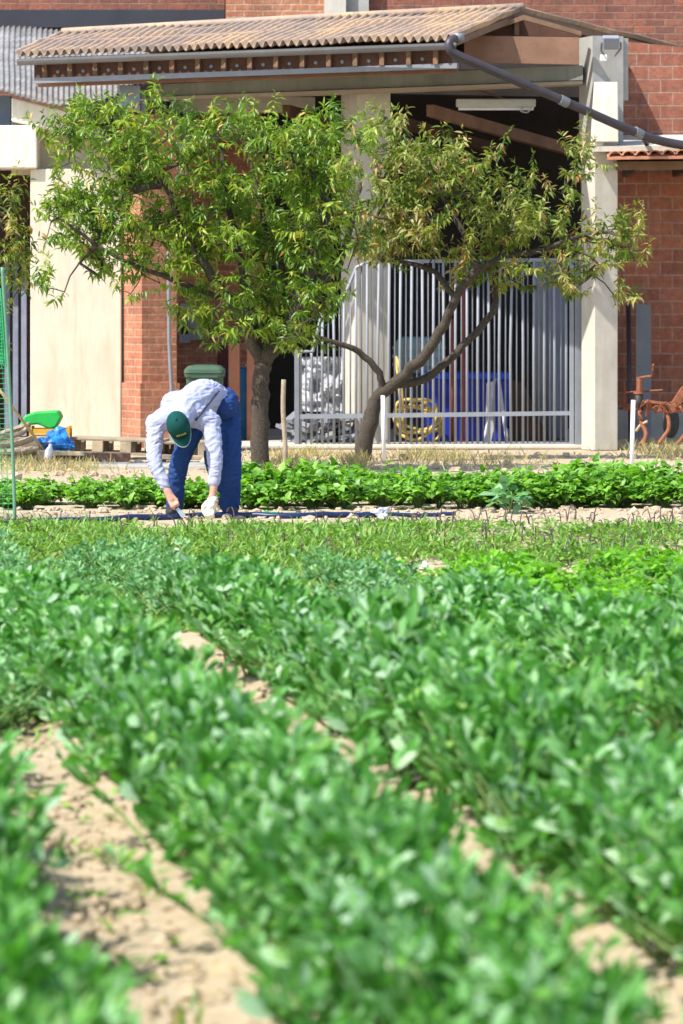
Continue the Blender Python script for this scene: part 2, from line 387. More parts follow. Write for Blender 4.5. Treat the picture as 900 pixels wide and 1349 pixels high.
# ------------------------------------------------------------------ crop plants
def perp(d): 
    a = Vector((0,0,1)).cross(d)
    return a.normalized() if a.length > 1e-4 else Vector((1,0,0))
def pathlen(pp): return sum((b-a).length for a, b in zip(pp, pp[1:]))
def bean_proto(seed, H, rad, nst, mat, lf, name, label, cat, yellow=.0012):
    rr = random.Random(seed); root = thing(name, label, cat, (0,0,0))
    st = MB(); B=[]; D=[]; NN=[]; L=[]; W=[]; C=[]
    for s in range(nst):
        az = 2*PI*(s+rr.uniform(-.35,.35))/nst*2.0; b = Vector((rr.uniform(-.07,.07), rr.uniform(-.07,.07), 0))
        k = ((s+.5)/nst)**.7; h = H*(1.08-.62*k*k)*rr.uniform(.85,1.08); lean = rad*k*rr.uniform(.8,1.05)
        o = Vector((math.cos(az), math.sin(az), 0))
        pts = [b, b+o*lean*.35+Vector((0,0,h*.38)), b+o*lean*.75+Vector((0,0,h*.75)), b+o*lean+Vector((0,0,h))]
        pp = smooth_path(pts, 3); st.tube(pp, [.006*(1-.5*i/len(pp)) for i in range(len(pp))], 5)
        nn = int(pathlen(pp)/.033)
        for i in range(1, nn+1):
            t = i/nn; q = pp[min(len(pp)-1, int(t*(len(pp)-1)+.5))]
            a2 = i*2.4+rr.uniform(-.5,.5)+az; od = Vector((math.cos(a2), math.sin(a2), rr.uniform(.3,1.3)))
            od.normalize(); pl = lf*(.55+.6*math.sin(PI*min(1, t*.8+.1)))
            for sgn in (-1, 1, 0) if t < .96 else (-1, 1):
                for e in (0.55, 1.0) if sgn else (1.15,):
                    base = q+od*pl*e*.9
                    dd = (od*.7+perp(od)*sgn*.85+Vector((rr.gauss(0,.22), rr.gauss(0,.22), rr.gauss(.38,.35))))
                    B.append(base); D.append(dd); NN.append(Vector((rr.gauss(0,.5), rr.gauss(0,.5), .8))+od*-.6)
                    ll = lf*rr.uniform(.75,1.15)*(.75 if t > .9 else 1); L.append(ll); W.append(ll*rr.uniform(.32,.46))
                    C.append(rr.uniform(.0,.93) if rr.random() > yellow*(1.6-t) else 1.0)
    st.build('stem', M['stem_pale'], root, smooth=True)
    leaf_mesh('foliage', B, D, NN, np.array(L), np.array(W), mat, root, rnd=C, curl=.18, fold=.15, wide=.55)
    return root
def spread(protos, spots, label, group):
    for (x, y, s) in spots:
        o = copy_tree(random.choice(protos)); o.location = (x, y, gz(x, y)-.01); o.rotation_euler.z = random.uniform(0, 2*PI)
        o.scale = (s*random.uniform(.92,1.08), s*random.uniform(.92,1.08), s*random.uniform(.9,1.12)*(1+.20*max(0, min(1, (18-y)/3))))
        o['label'] = label; o['group'] = group
def row_spots(k, y0, y1, step, s=1, jit=.05):
    r = []; y = y0
    while y < y1:
        r.append((rowx(k, y)+random.gauss(0, jit), y+random.uniform(-.05,.05), s*random.uniform(.85,1.12))); y += step
    return r
def drop(p):
    for ch in list(p.children): drop(ch)
    bpy.data.objects.remove(p)

beans = [bean_proto(100+i, .325, .338, 13, M['bean'], .069, 'bean_plant', 'x', 'bean plant') for i in range(6)]
spread(beans, row_spots('A', 7.4, 15.6, .23, 1.05), 'bushy green broad bean plant in the row left of the widest sandy path', 'broad beans left of the widest sandy path')
spread(beans, row_spots('B', 7.4, 21.2, .23, 1.03), 'bushy green broad bean plant in the row right of the widest sandy path', 'broad beans right of the widest sandy path')
spread(beans, row_spots('C', 7.8, 21.2, .23, 1.07), 'bushy broad bean plant in the second row right of the widest sandy path', 'broad beans of the second row right of the path')
spread(beans, row_spots('D', 10.5, 20.3, .24, 1.06)+row_spots('E', 15.5, 20.4, .25, 1.0)+[(rowx('D', y), y, 1.05) for y in (19.4, 19.8, 20.3)], 'bushy broad bean plant at the right edge, beyond the second row from the sandy path', 'broad beans of the third row right of the path')
for p in beans: drop(p)
peas = [bean_proto(200+i, .22, .28, 11, M['pea'], .046, 'pea_plant', 'x', 'pea plant', 0) for i in range(5)]
spread(peas, row_spots('B', 21.4, 29.3, .26, 1.0, .1)+row_spots(1.12, 16.8, 21, .22, 1.05, .08)+row_spots(.8, 17.2, 22, .26, 1.1, .1)+row_spots(1.15, 21, 28, .4, .85, .12), 'low blue-green pea plant at the left edge beyond the sandy path', 'pea plants of the leftmost row')
spread(peas, row_spots('C', 21.4, 27.0, .26, 1.0, .1)+row_spots(2.1, 23.5, 27.5, .5, .8, .1), 'low blue-green pea plant in the middle row beyond the beans', 'pea plants of the middle row')
spread(peas, row_spots('D', 20.8, 25.2, .26, .95, .1), 'low blue-green pea plant in the right row beside the yellow-green celery', 'pea plants of the right row')
for p in peas: drop(p)

def rosette_proto(seed, H, rad, n, mat, lf, ratio, name, cat, stem):
    """bushy plant of round leaves on arching stalks"""
    rr = random.Random(seed); root = thing(name, 'x', cat, (0,0,0)); st = MB(); B=[]; D=[]; NN=[]; L=[]; W=[]
    for s in range(n):
        az = rr.uniform(0, 2*PI); k = math.sqrt(rr.random()); o = Vector((math.cos(az), math.sin(az), 0))
        h = H*(1.05-.55*k*k)*rr.uniform(.65,1.05); tip = o*rad*k+Vector((0,0,h))
        pp = smooth_path([o*.02, o*rad*k*.4+Vector((0,0,h*.6)), tip], 3); st.tube(pp, .004, 4, False)
        for i in range(5):
            q = pp[-1-(i//2)] if len(pp) > 3 else tip
            od = (o*rr.uniform(.2,1)+Vector((rr.gauss(0,.7), rr.gauss(0,.7), rr.gauss(.15,.3)))).normalized()
            B.append(q+od*.01); D.append(od); NN.append(o*.35+Vector((rr.gauss(0,.3), rr.gauss(0,.3), 1)))
            ll = lf*rr.uniform(.7,1.2); L.append(ll); W.append(ll*ratio*rr.uniform(.85,1.15))
    st.build('stem', M[stem], root, smooth=True)
    leaf_mesh('foliage', B, D, NN, np.array(L), np.array(W), mat, root, curl=.25, fold=.12, wide=.4 if ratio > .5 else .55)
    return root
pot = [rosette_proto(300+i, .34, .30, 46, M['potato'], .095, .66, 'potato_plant', 'potato plant', 'stem') for i in range(5)]
sp = []
for i in range(66):
    y = random.choice([35.3, 36.0, 36.8])+random.gauss(0, .1); px = random.uniform(322, 690); s = .9 if px < 520 else .78
    sp.append(((px-CX)*y/F, y, s*random.uniform(.7,1.1)))
spread(pot, sp, 'leafy potato plant in the thick bed behind the bending man, left of the gap', 'potato plants between the man and the gap')
sp = []
for i in range(44):
    y = random.choice([35.6, 36.3, 37])+random.gauss(0, .1); px = random.uniform(705, 930); sp.append(((px-CX)*y/F, y, random.uniform(.62,.98)))
spread(pot, sp, 'leafy potato plant in the bed at the right, below the white stake', 'potato plants below the right white stake')
sp = []
for i in range(50):
    y = random.choice([35.4, 36.2])+random.gauss(0, .12); px = random.uniform(-30, 318); sp.append(((px-CX)*y/F, y, random.uniform(.5,.68)))
spread(pot, sp, 'small potato plant in the low bed left of and behind the man', 'small potato plants left of the man')
for p in pot: drop(p)
cel = [rosette_proto(400+i, .17, .24, 40, M['celery'], .055, .7, 'celery_plant', 'celery plant', 'stem_pale') for i in range(4)]
spread(cel, row_spots('E', 20.9, 26.0, .23, 1.0, .12)+row_spots('F', 23.3, 26.4, .23, 1.0, .12)+row_spots('G', 24.5, 26.6, .3, 1.0, .1)+row_spots(5.1, 24.0, 26.0, .3, .85, .1)+row_spots(4.1, 25.0, 26.8, .26, .8, .12),
       'low yellow-green celery plant in the bright bed behind the beans', 'celery plants of the bright bed')
for p in cel: drop(p)
kale = rosette_proto(450, .22, .18, 8, M['pea'], .14, .45, 'leek_plant', 'cabbage plant', 'stem_pale')
q = G(672, 676); kale.location = (q.x, q.y, 0); tag(kale, 'single pale blue-green cabbage plant in the gap of the potato bed')

# low weeds and sparse seedlings over the middle of the plot
def scatter(n, region, f):
    B=[]; D=[]; NN=[]; L=[]; W=[]; C=[]
    k = 0
    while k < n:
        y = random.uniform(*region[2:]); x = random.uniform(*region[:2])
        if not f(x, y): continue
        k += 1; z = gz(x, y); c = random.random()*.94
        tall = random.random() < .22
        for i in range(random.randint(4, 8)):
            az = random.uniform(0, 2*PI); up = random.uniform(.9, 2.4) if tall else random.uniform(.15, 1.0)
            B.append((x+random.gauss(0,.03), y+random.gauss(0,.03), z+random.uniform(0,.06))); D.append((math.cos(az), math.sin(az), up))
            NN.append((-math.cos(az)*.6+random.gauss(0,.2), -math.sin(az)*.6, 1)); ll = random.uniform(.05,.11) if tall else random.uniform(.03,.07)
            L.append(ll); W.append(ll*(.16 if tall else random.uniform(.4,.6))); C.append(min(1, max(0, c+random.gauss(0,.12))))
    return B, D, NN, np.array(L), np.array(W), C
def weed_ok(x, y):
    px = CX+F*x/y
    if not -60 < px < 1150: return False
    c = x+.144*y
    bare = noise.noise((x*1.1, y*.7, 9))
    if px > 380 and bare < .05 and random.random() < .7*min(1, (px-420)/300): return False
    if y > 27.5: return bare > -.28 or random.random() < .25
    if y > 24 and abs(c-3.09) < .3 and y < 25.6: return False
    if c > 4.7 and y < 23.2: return False
    return (y > 22 or c < 1.35) and (bare > -.1 or c < 1.35)
leaf_mesh('weeds', *scatter(8800, (-3.6, 4.2, 19, 32.2), weed_ok)[:5], M['weed'], None, curl=.2)['kind'] = 'stuff'
def path_ok(x, y):
    c = x+.144*y; return min(abs(c-1.0), abs(c-2.0)) < .25 and random.random() < .5
leaf_mesh('seedlings', *scatter(60, (-1.5, 1.6, 8, 17), path_ok)[:5], M['weed'], None, curl=.2)['kind'] = 'stuff'
def litter_ok(x, y):
    c = x+.144*y; d = min(abs(c-.97), abs(c-1.98), abs(c-3.02)); return d < .3 and random.random() < .25+d*2.5
B, D, NN, L, W, C = scatter(90, (-2, 2.2, 8, 19), litter_ok)
leaf_mesh('plant_litter', B, [(d[0], d[1], .05) for d in D], [(random.gauss(0,.3), random.gauss(0,.3), 1) for _ in D], L*.8, W*.5, M['drygrass'], None, curl=.1)['kind'] = 'stuff'
hb = MB()
for i in range(560):
    y = random.uniform(27.3, 33.4); x = random.uniform(-3, 3)
    px = CX+F*x/y
    if random.random() > .25+.75*(px/900): continue
    z = gz(x, y); az = random.uniform(0, 2*PI); h = random.uniform(.05, .15); l = random.uniform(.02, .09)
    hb.tube(smooth_path([(x,y,z), (x+math.cos(az)*l*.4, y+math.sin(az)*l*.4, z+h*.8), (x+math.cos(az)*l, y+math.sin(az)*l, z+h*random.uniform(.6,1.1))], 3), .0045, 4)
tag(hb.build('dry_haulms', M['haulm'], smooth=True, origin=(0,0,0)), kind='stuff')
# dry grass at the foot of the yard
B=[]; D=[]; L=[]
for i in range(3600):
    c = random.choice([(20,617,45,9),(90,620,60,8),(620,612,110,9),(560,605,60,5),(375,618,40,9),(860,590,60,14),(880,600,50,10),(400,604,60,5),(470,612,20,8)])
    q = G(random.gauss(c[0], c[2]*.5), max(592, random.gauss(c[1], c[3]*.5))); az = random.uniform(0, 2*PI)
    B.append((q.x, q.y, 0)); D.append((math.cos(az)*.6, math.sin(az)*.6, random.uniform(.5,1.6))); L.append(random.uniform(.06,.2))
L = np.array(L); leaf_mesh('dry_grass', B, D, [(random.gauss(0,1), random.gauss(0,1), .4) for _ in B], L, .009, M['drygrass'], None, curl=.3)['kind'] = 'stuff'

# ------------------------------------------------------------------ trees
def tree(name, label, base, Y, limbs, blobs, ntw, leafmat_, seed, lean_depth, rnd_pow=1.0, leaf=.105, per=15, shoots=(), thr=.02):
    rr = random.Random(seed); root = thing(name, label, 'tree', (P(base[0], base[1], Y).x, Y, 0))
    sk = []      # nodes: position, parent index, fixed radius
    def addpath(pts, r0, r1, par):
        pp = smooth_path(pts, 5)
        for i, p in enumerate(pp[1:] if par >= 0 else pp):
            t = i/len(pp); sk.append([p+Vector((rr.gauss(0,.010), rr.gauss(0,.010), 0)), par, (r0+(r1-r0)*t)*rr.uniform(.93,1.04)]); par = len(sk)-1
    def nearest(p): return min(range(len(sk)), key=lambda i: (sk[i][0]-p).length)
    for (px, r0, r1, dz) in limbs:
        n = len(px); pts = [P(x, y, Y)+Vector((0, dz*(i/(n-1))**1.2, 0)) for i, (x, y) in enumerate(px)]
        par = -1
        if sk: par = nearest(pts[0]); pts[0] = sk[par][0].copy()
        addpath(pts, r0, r1, par)
    nfix = len(sk)
    # twig bases inside the crown, joined one by one to the nearest wood
    tips = []; wts = [b[2]*b[3] for b in blobs]
    for i in range(ntw):
        b = rr.choices(blobs, wts)[0]
        while True:
            u = Vector((rr.uniform(-1,1), rr.uniform(-1,1), rr.uniform(-1,1)))
            if not .25 < u.length < 1: continue
            w3 = u*(u.length**-.25); q = P(b[0]+w3.x*b[2], b[1]+w3.y*b[3], Y)
            if noise.noise((q.x*2.1, w3.z*1.6, q.z*2.1+seed)) > thr or rr.random() < .08: break
        u *= (u.length**-.25)
        dep = lean_depth*min(1, .45+.55*min(b[2], b[3])/60)
        tips.append(P(b[0]+u.x*b[2], b[1]+u.y*b[3], Y)+Vector((0, u.z*dep, 0)))
    for (x, y) in shoots: tips.append(P(x, y+22, Y)+Vector((0, rr.uniform(-.3,.3), 0)))
    pos = np.array([n[0] for n in sk]); left = list(range(len(tips))); T = np.array(tips)
    d = np.full(len(T), 1e9); near = np.zeros(len(T), int)
    for i, p in enumerate(pos):
        e = np.linalg.norm(T-p, axis=1); mk = e < d; d[mk] = e[mk]; near[mk] = i
    ends = []
    alive = np.ones(len(T), bool)
    while alive.any():
        i = int(np.argmin(np.where(alive, d, 1e9))); alive[i] = False; par = int(near[i]); a = sk[par][0]; b = Vector(T[i]); v = b-a
        k = max(1, int(v.length/.12)); st = len(sk)
        for j in range(1, k+1):
            t = j/k; q = a+v*t+Vector((rr.gauss(0,.012), rr.gauss(0,.012), .05*math.sin(PI*t)*v.length+rr.gauss(0,.012)))
            sk.append([q, par, 0]); par = len(sk)-1
            e = np.linalg.norm(T-np.array(q), axis=1); mk = (e < d) & alive; d[mk] = e[mk]; near[mk] = par
        ends.append((par, (v.normalized() if v.length > .02 else Vector((0,0,1)))))
    # radii grow with the wood carried
    load = [0]*len(sk)
    for e, _ in ends: load[e] += 1
    for i in range(len(sk)-1, -1, -1):
        if sk[i][1] >= 0: load[sk[i][1]] += load[i]
    for i in range(nfix, len(sk)): sk[i][2] = .0029*math.sqrt(max(1, load[i]))+.001
    kids = {}
    for i, n in enumerate(sk): kids.setdefault(n[1], []).append(i)
    wood = MB()
    stack = [(c, -1) for c in kids.get(-1, [])]
    while stack:
        i, par = stack.pop(); chain = ([par] if par >= 0 else [])+[i]
        while kids.get(chain[-1]):
            ks = sorted(kids[chain[-1]], key=lambda k: -sk[k][2])
            for k in ks[1:]: stack.append((k, chain[-1]))
            chain.append(ks[0])
        if len(chain) < 2: continue
        rad = [sk[c][2] for c in chain]
        if par >= 0: rad[0] = min(rad[0], rad[1]*1.15)
        wood.tube([sk[c][0] for c in chain], rad, 10 if max(rad) > .03 else 5)
    wood.build('trunk', M['bark'], root, smooth=True)
    # leafy shoots at every twig end
    B=[]; D=[]; NN=[]; L=[]; W=[]; C=[]
    for e, v in ends:
        p = sk[e][0]; dirn = (v*.5+Vector((rr.gauss(0,.45), rr.gauss(0,.45), rr.uniform(.1,1.1)))).normalized()
        ln = rr.uniform(.14,.38); cb = rr.random()**rnd_pow*.85; n = int(per*rr.uniform(.6,1.3))
        for j in range(n):
            t = (j+.5)/n; q = p+dirn*ln*t; az = j*2.4+rr.uniform(-.5,.5)
            side = Vector((math.cos(az), math.sin(az), 0)); side = (side-dirn*side.dot(dirn)).normalized()
            dd = side*.75+dirn*(.5 if t > .75 else .1)+Vector((0,0,rr.uniform(-.95,.1) if t < .85 else rr.uniform(-.3,.8)))
            B.append(q); D.append(dd); NN.append(Vector((rr.gauss(0,.5), rr.gauss(0,.5), .8))+side*.3)
            ll = leaf*rr.uniform(.65,1.2)*(1-.3*(t > .85)); L.append(ll); W.append(ll*rr.uniform(.22,.30))
            C.append(min(.95, max(0, cb+rr.gauss(0,.12))) if rr.random() > .03 else 1)
    leaf_mesh('crown', B, D, NN, np.array(L), np.array(W), leafmat_, root, rnd=C, curl=np.array([rr.uniform(.1,.5) for _ in B]), fold=.22, wide=.45)
    return root

tree('fruit_tree', 'full leafy green fruit tree with thick dark trunk behind the bending man', (343, 622), 43.0,
     [([(343,628),(342,570),(343,520),(345,478)], .100, .085, 0),
      ([(345,478),(331,445),(303,398),(265,342),(236,290),(214,226)], .075, .02, -.3),
      ([(303,398),(243,374),(172,347),(122,318),(84,288)], .035, .012, -.5),
      ([(345,478),(370,446),(397,398),(414,340),(430,280),(441,205)], .085, .02, -.2),
      ([(397,398),(372,356),(347,292),(331,222)], .045, .015, .5),
      ([(398,372),(444,352),(464,292),(476,240)], .05, .018, .35),
      ([(345,478),(326,402),(312,332),(300,262),(287,192)], .055, .015, .5)],
     [(118,215,70,72),(205,190,75,58),(295,205,70,55),(380,205,70,55),(440,215,48,60),(92,300,48,50),(150,335,55,40),(205,290,75,55),(280,290,65,60),(350,290,70,60),(425,310,55,60),
      (70,375,20,22),(168,385,24,22),(300,425,52,38),(372,415,55,48),(262,395,36,30),(345,360,60,45),(410,385,38,50),(390,445,35,25),(225,345,45,40)],
     880, M['tree_leaf'], 21, .9, 1.0, .108, 24, [(128,128),(148,140),(235,128),(222,135),(300,150),(365,148),(440,148),(470,165)], .05)
tree('fruit_tree', 'sparse spreading fruit tree with curled yellowing leaves before the barred gate', (480, 606), 46.0,
     [([(476,612),(483,575),(490,545),(498,522)], .098, .074, 0),
      ([(498,522),(503,498),(472,463),(434,449),(405,440)], .045, .02, -.3),
      ([(498,522),(535,492),(572,450),(600,392),(628,352)], .070, .038, -.25),
      ([(518,507),(562,498),(612,455),(650,410),(652,382),(641,335)], .052, .026, .35),
      ([(603,387),(572,358),(536,346),(505,342)], .035, .018, .2),
      ([(628,352),(664,338),(712,330),(760,312),(800,306)], .04, .015, -.3),
      ([(628,352),(602,292),(572,236),(550,190)], .035, .013, .3),
      ([(641,335),(680,290),(700,250)], .025, .012, .3)],
     [(512,195,36,45),(560,235,48,55),(628,238,48,45),(480,265,52,50),(560,305,70,42),(650,295,65,42),(705,315,50,40),(762,225,13,50),(790,330,45,32),(826,325,24,45),(672,365,50,30),
      (745,360,38,32),(590,355,45,25),(500,320,45,35),(822,385,16,22),(545,265,50,45),(700,265,30,35)],
     500, M['tree_leaf_curled'], 33, .8, .8, .104, 22, [(500,140),(520,148),(565,170),(595,165),(640,190),(690,215),(755,175),(762,200),(840,280)], .07)
tree('fruit_tree', 'leafy branches of a fruit tree at the left edge behind the green net', (-110, 618), 44.0,
     [([(-110,628),(-108,560),(-100,500)], .11, .09, 0), ([(-100,500),(-70,420),(-35,350),(0,290)], .06, .015, 0), ([(-100,500),(-120,420),(-130,330)], .06, .02, .3)],
     [(2,275,33,42),(8,330,30,40),(24,385,12,35),(-60,300,60,80),(-140,300,70,90),(-20,420,25,40)], 240, M['tree_leaf_curled'], 45, .7, .9, .105, 15)

# ------------------------------------------------------------------ tall brick building behind everything
bb = thing('brick_building', 'tall red brick building rising behind the porch roof', 'building', (0, 57, 0))
MB().pb(297, -130, 1350, gy(57), 57, 8).build('wall', M['brick_back'], bb)
MB().pb(298, -110, 427, gy(56.8), 56.8, .197).build('brick_panel', M['brick_orange'], bb)
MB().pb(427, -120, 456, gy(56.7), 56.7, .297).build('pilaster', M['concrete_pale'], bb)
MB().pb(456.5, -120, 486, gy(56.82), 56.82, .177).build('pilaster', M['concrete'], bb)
b2 = thing('brick_building', 'dull red brick wall top with dark flashing above the grey roof', 'building', (P(0,0,58).x, 58, 0))
MB().pb(-600, -110, 296, gy(58), 58, 6).build('wall', M['brick_back'], b2)
MB().pb(-600, 13, 296, 36, 57.7, .297).build('flashing', M['band'], b2)

# ------------------------------------------------------------------ annex at the left with grey roof and pale walls
an = thing('annex_building', 'low cream annex with grey corrugated roof at the left', 'building', (P(60,500,51).x, 51, 0))
def corrugated(a, b, c, d, nw, amp, th, rows=6, rough=0, seg=8):
    """sheet over the quad a b (eave) c d (far edge), waves running up the slope"""
    a, b, c, d = map(Vector, (a, b, c, d)); nrm = (b-a).cross(d-a).normalized()
    if nrm.z < 0: nrm = -nrm
    vs = []; n = nw*seg+1
    for sgn in (0, 1):
        for j in range(rows+1):
            t = j/rows
            for i in range(n):
                s = i/(n-1); p = a.lerp(b, s).lerp(d.lerp(c, s), t)
                k = rough*noise.noise((s*7, t*5, 1))
                vs.append(p+nrm*(amp*math.cos(2*PI*s*nw)+k-th*sgn))
    m = MB(); fs = []; K = (rows+1)*n
    for j in range(rows):
        for i in range(n-1):
            q = j*n+i; fs.append((q, q+1, q+n+1, q+n)); fs.append((K+q, K+q+n, K+q+n+1, K+q+1))
    for i in range(n-1):
        fs.append((i, K+i, K+i+1, i+1)); q = rows*n+i; fs.append((q, q+1, K+q+1, K+q))
    for j in range(rows):
        q = j*n; fs.append((q, q+n, K+q+n, K+q)); q = j*n+n-1; fs.append((q, K+q, K+q+n, q+n))
    return m.add(vs, fs)
corrugated(P(-420,14,50.6), P(262,184,50.6), P(262,40,57.0), P(-420,34,57.0), 95, .011, .02, 8, .05).build('roof', M['roof_grey'], an, smooth=True)
MB().prism([(15,128),(250,186),(250,212),(15,160)], 50.75, .5).build('fascia_beam', M['plaster_white'], an, bevel=.02)
MB().pb(-300, 165, 49, 222, 50.62, .7).build('lintel', M['plaster_white'], an, bevel=.02)
MB().prism([(-300,126),(14,126),(14,164.5),(-300,164.5)], 51.4, .2).build('recess_board', M['bluegrey'], an)
MB().pb(15, 161, 250, 230, 51.26, .3).build('recess_board', M['plaster'], an)
MB().pb(40, 222.5, 160, gy(50.7), 50.7, .5).build('wall', M['plaster'], an, bevel=.015)
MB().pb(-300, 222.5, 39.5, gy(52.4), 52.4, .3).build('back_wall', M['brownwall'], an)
MB().pb(-300, 222.5, -90, gy(50.8), 50.8, .4).build('wall', M['plaster'], an)

# brick pillar with the side wall of the shed
bp = thing('brick_wall', 'orange brick pillar and shaded brick wall beside the cream wall', 'wall', (P(185,500,50.6).x, 50.6, 0))
def yawbox(x0, x1, xc, y0, Y, mat, name, par, yaw=R(-22), ybase=None, bev=0):
    """column seen as two faces: left face between pixels x0..xc, front face xc..x1"""
    a = (xc-x0)*Y/F/abs(math.sin(yaw)); b = (x1-xc)*Y/F/math.cos(yaw)
    cor = Vector(((xc-CX)*Y/F, Y, 0)); u = Vector((math.cos(yaw), -math.sin(yaw), 0)); w = Vector((-abs(math.sin(yaw)), math.cos(yaw), 0))
    zt = P(0, y0, Y).z; zb = 0 if ybase is None else P(0, ybase, Y).z
    q = [cor, cor+u*b, cor+u*b+w*a, cor+w*a]
    m = MB().hexa([v+Vector((0,0,zb)) for v in q]+[v+Vector((0,0,zt)) for v in q])
    return m.build(name, mat, par, bevel=bev)
yawbox(160, 232, 187, 150, 50.2, M['brick_pillar'], 'pillar', bp, R(-24))
yawbox(157, 236, 185, 505, 50.12, M['brick_pillar'], 'pillar_base', bp, R(-24))
MB().pb(180, 130, 345, gy(53.4), 53.4, .25).build('wall', M['brick_pillar'], bp)
MB().pb(238, 400, 268, 448, 53.3, .097).build('wall_patch', M['concrete'], bp)
t = MB().tube([P(222,330,49.9), P(223,450,49.9), P(226,512,49.9), P(226,gy(49.9),49.9)], .022, 8).build('conduit', M['steel'])
tag(t, 'thin grey conduit pipe standing against the brick pillar', 'pipe')
mb_ = thing('meter_box', 'small grey meter box on the shaded brick wall', 'meter box', P(243,448,53.2))
MB().pb(236, 426, 251, 452, 53.2, .097).build('case', M['steel_light'], mb_, bevel=.01); MB().pb(239, 430, 248, 440, 53.18, .018).build('window', M['dark'], mb_)

# ------------------------------------------------------------------ the open shed with its porch roof
sh = thing('open_shed', 'open shed with weathered corrugated porch roof and concrete columns', 'shed', (P(500,592,50).x, 50, 0))
eL, eR = P(20,70,50.0), P(603,47,48.0); rR, rL = P(690,11,49.4), P(82,44,51.4)
bR, bL = P(912,66,53.6), P(250,78,56.0)
roof = corrugated(eL, eR, rR, rL, 52, .038, .014, 6, .03).build('roof', M['roof_tan'], sh, smooth=True)
corrugated(rL+Vector((0,0,-.005)), rR+Vector((0,0,-.005)), bR, bL, 52, .022, .014, 6, .03).build('roof', M['roof_tan'], sh, smooth=True)
MB().tube([rL+Vector((0,0,.02)), rL.lerp(rR,.5)+Vector((0,0,.025)), rR+Vector((0,0,.02))], .045, 8).build('ridge_cap', M['roof_tan'], sh, smooth=True)
ax = (eR-eL).normalized(); bk = (rR-eR); dz = Vector((0,0,1))
# verge boards on the gable
def board(a, b, h, th, mat, name, drop_=0):
    d = (b-a).normalized(); n = d.cross(dz).normalized()*th
    p = [a-dz*(h+drop_), b-dz*(h+drop_), b-dz*(h+drop_)+n, a-dz*(h+drop_)+n, a-dz*drop_, b-dz*drop_, b-dz*drop_+n, a-dz*drop_+n]
    return MB().hexa(p).build(name, mat, sh)
board(eR-ax*.03, rR-ax*.03, .075, -.04, M['wood_rafter'], 'verge_board', .045)
board(rR-ax*.03, bR-ax*.03, .085, -.04, M['wood_rafter'], 'verge_board', .045)
# gutter
ga, gb = eL+Vector((.03,-.06,-.075)), eR+Vector((-.02,-.06,-.085))
gut = MB(); n = 9
for (o0, o1) in ((.075, .068),):
    vs = []; fs = []
    for p in (ga, gb):
        for r in (o0, o1):
            for j in range(n):
                a = PI+PI*j/(n-1); vs.append(p+Vector((0, math.cos(a)*r, math.sin(a)*r)))
    for j in range(n-1):
        fs += [(j, j+1, 2*n+j+1, 2*n+j), (n+j+1, n+j, 3*n+j, 3*n+j+1)]
    fs += [(0, n, 3*n, 2*n)[::-1], (n-1, 2*n-1, 4*n-1, 3*n-1)]
    for k in (0, 2*n): fs.append(tuple([k+j for j in range(n)]+[k+n+j for j in range(n-1,-1,-1)]))
    gut.add(vs, fs)
gt = gut.build('gutter', M['gutter'], sh)
# timber eaves: dark fascia with rafter ends and bolts
fL, fR = P(45,76,50.1), P(594,56,48.25); fh = .245
fa = (fR-fL)
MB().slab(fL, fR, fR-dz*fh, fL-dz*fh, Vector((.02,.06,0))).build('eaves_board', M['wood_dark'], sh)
bo = M['steel_light']
for i in range(16):
    s = (i+.45)/16; p = fL+fa*s-dz*fh*.5+Vector((0,-.03,0))
    MB().box(p, (.055, .055, fh*.98), rz=-R(20)).build('rafter_end', M['wood_rafter'] if i not in (5, 15) else M['wood_board'], sh)
    q = fL+fa*(i+.95)/16-dz*fh*.72+Vector((0,-.012,0)) if i < 15 else None
    if q is not None: MB().ell(q, (.022,.012,.022), n=8, m=5).build('bolt', bo, sh)
r0, r1 = P(45,103,49.95), P(602,83,48.2)
MB().slab(r0, r1, r1-dz*.06, r0-dz*.06, Vector((.02,.05,0))).build('eaves_rail', M['steel'], sh)
r0, r1 = P(48,110,50.2), P(602,91,48.5)
MB().slab(r0, r1, r1-dz*.035, r0-dz*.035, Vector((.02,.2,0))).build('soffit_strip', M['wood_board'], sh)
# main beam to the right column
b0, b1 = P(188,112,50.4), P(768,86,49.5)
MB().slab(b0, b1, b1-dz*.17, b0-dz*.14, Vector((.02,.3,0))).build('beam', M['beam'], sh)
b0, b1 = P(188,128.3,50.35), P(768,106.3,49.45)
MB().slab(b0, b1, b1-dz*.04, b0-dz*.04, Vector((.02,.4,0))).build('beam_flange', M['beam_flange'], sh)
MB().pb(157, 112, 185, 145, 50.2, .3).build('bracket', M['bluegrey'], sh, bevel=.01)
MB().pb(186, 118, 192, 150, 50.25, .2).build('bracket', M['gutter'], sh)
# gable board between eave and column
MB().prism([(612,47),(763,49),(763,85),(612,82)], 49.0, .08).build('gable_board', M['wood_board'], sh)
MB().prism([(612,46.5),(650,32),(690,24),(740,33),(766,44),(766,48.5)], 49.3, .1).build('gable_infill', M['wood_dark'], sh)
MB().pb(678, 22, 684, 46, 49.22, .07).build('king_post', M['wood_rafter'], sh)
MB().prism([(600,52),(690,19.5),(766,41),(766,47),(690,26),(606,55)], 49.12, .07).build('gable_rafter', M['wood_rafter'], sh)
# columns
for (a, xc, b, top, Y) in ((449, 471, 515, 117, 50.35), (768, 783, 815, 186, 49.3)):
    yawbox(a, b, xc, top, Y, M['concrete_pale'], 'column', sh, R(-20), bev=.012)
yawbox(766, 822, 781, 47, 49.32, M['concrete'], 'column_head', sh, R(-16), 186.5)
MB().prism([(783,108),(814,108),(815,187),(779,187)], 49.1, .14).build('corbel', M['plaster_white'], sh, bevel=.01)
yawbox(812, 828, 815, 50, 49.45, M['concrete'], 'column_head', sh, R(-16), 132)
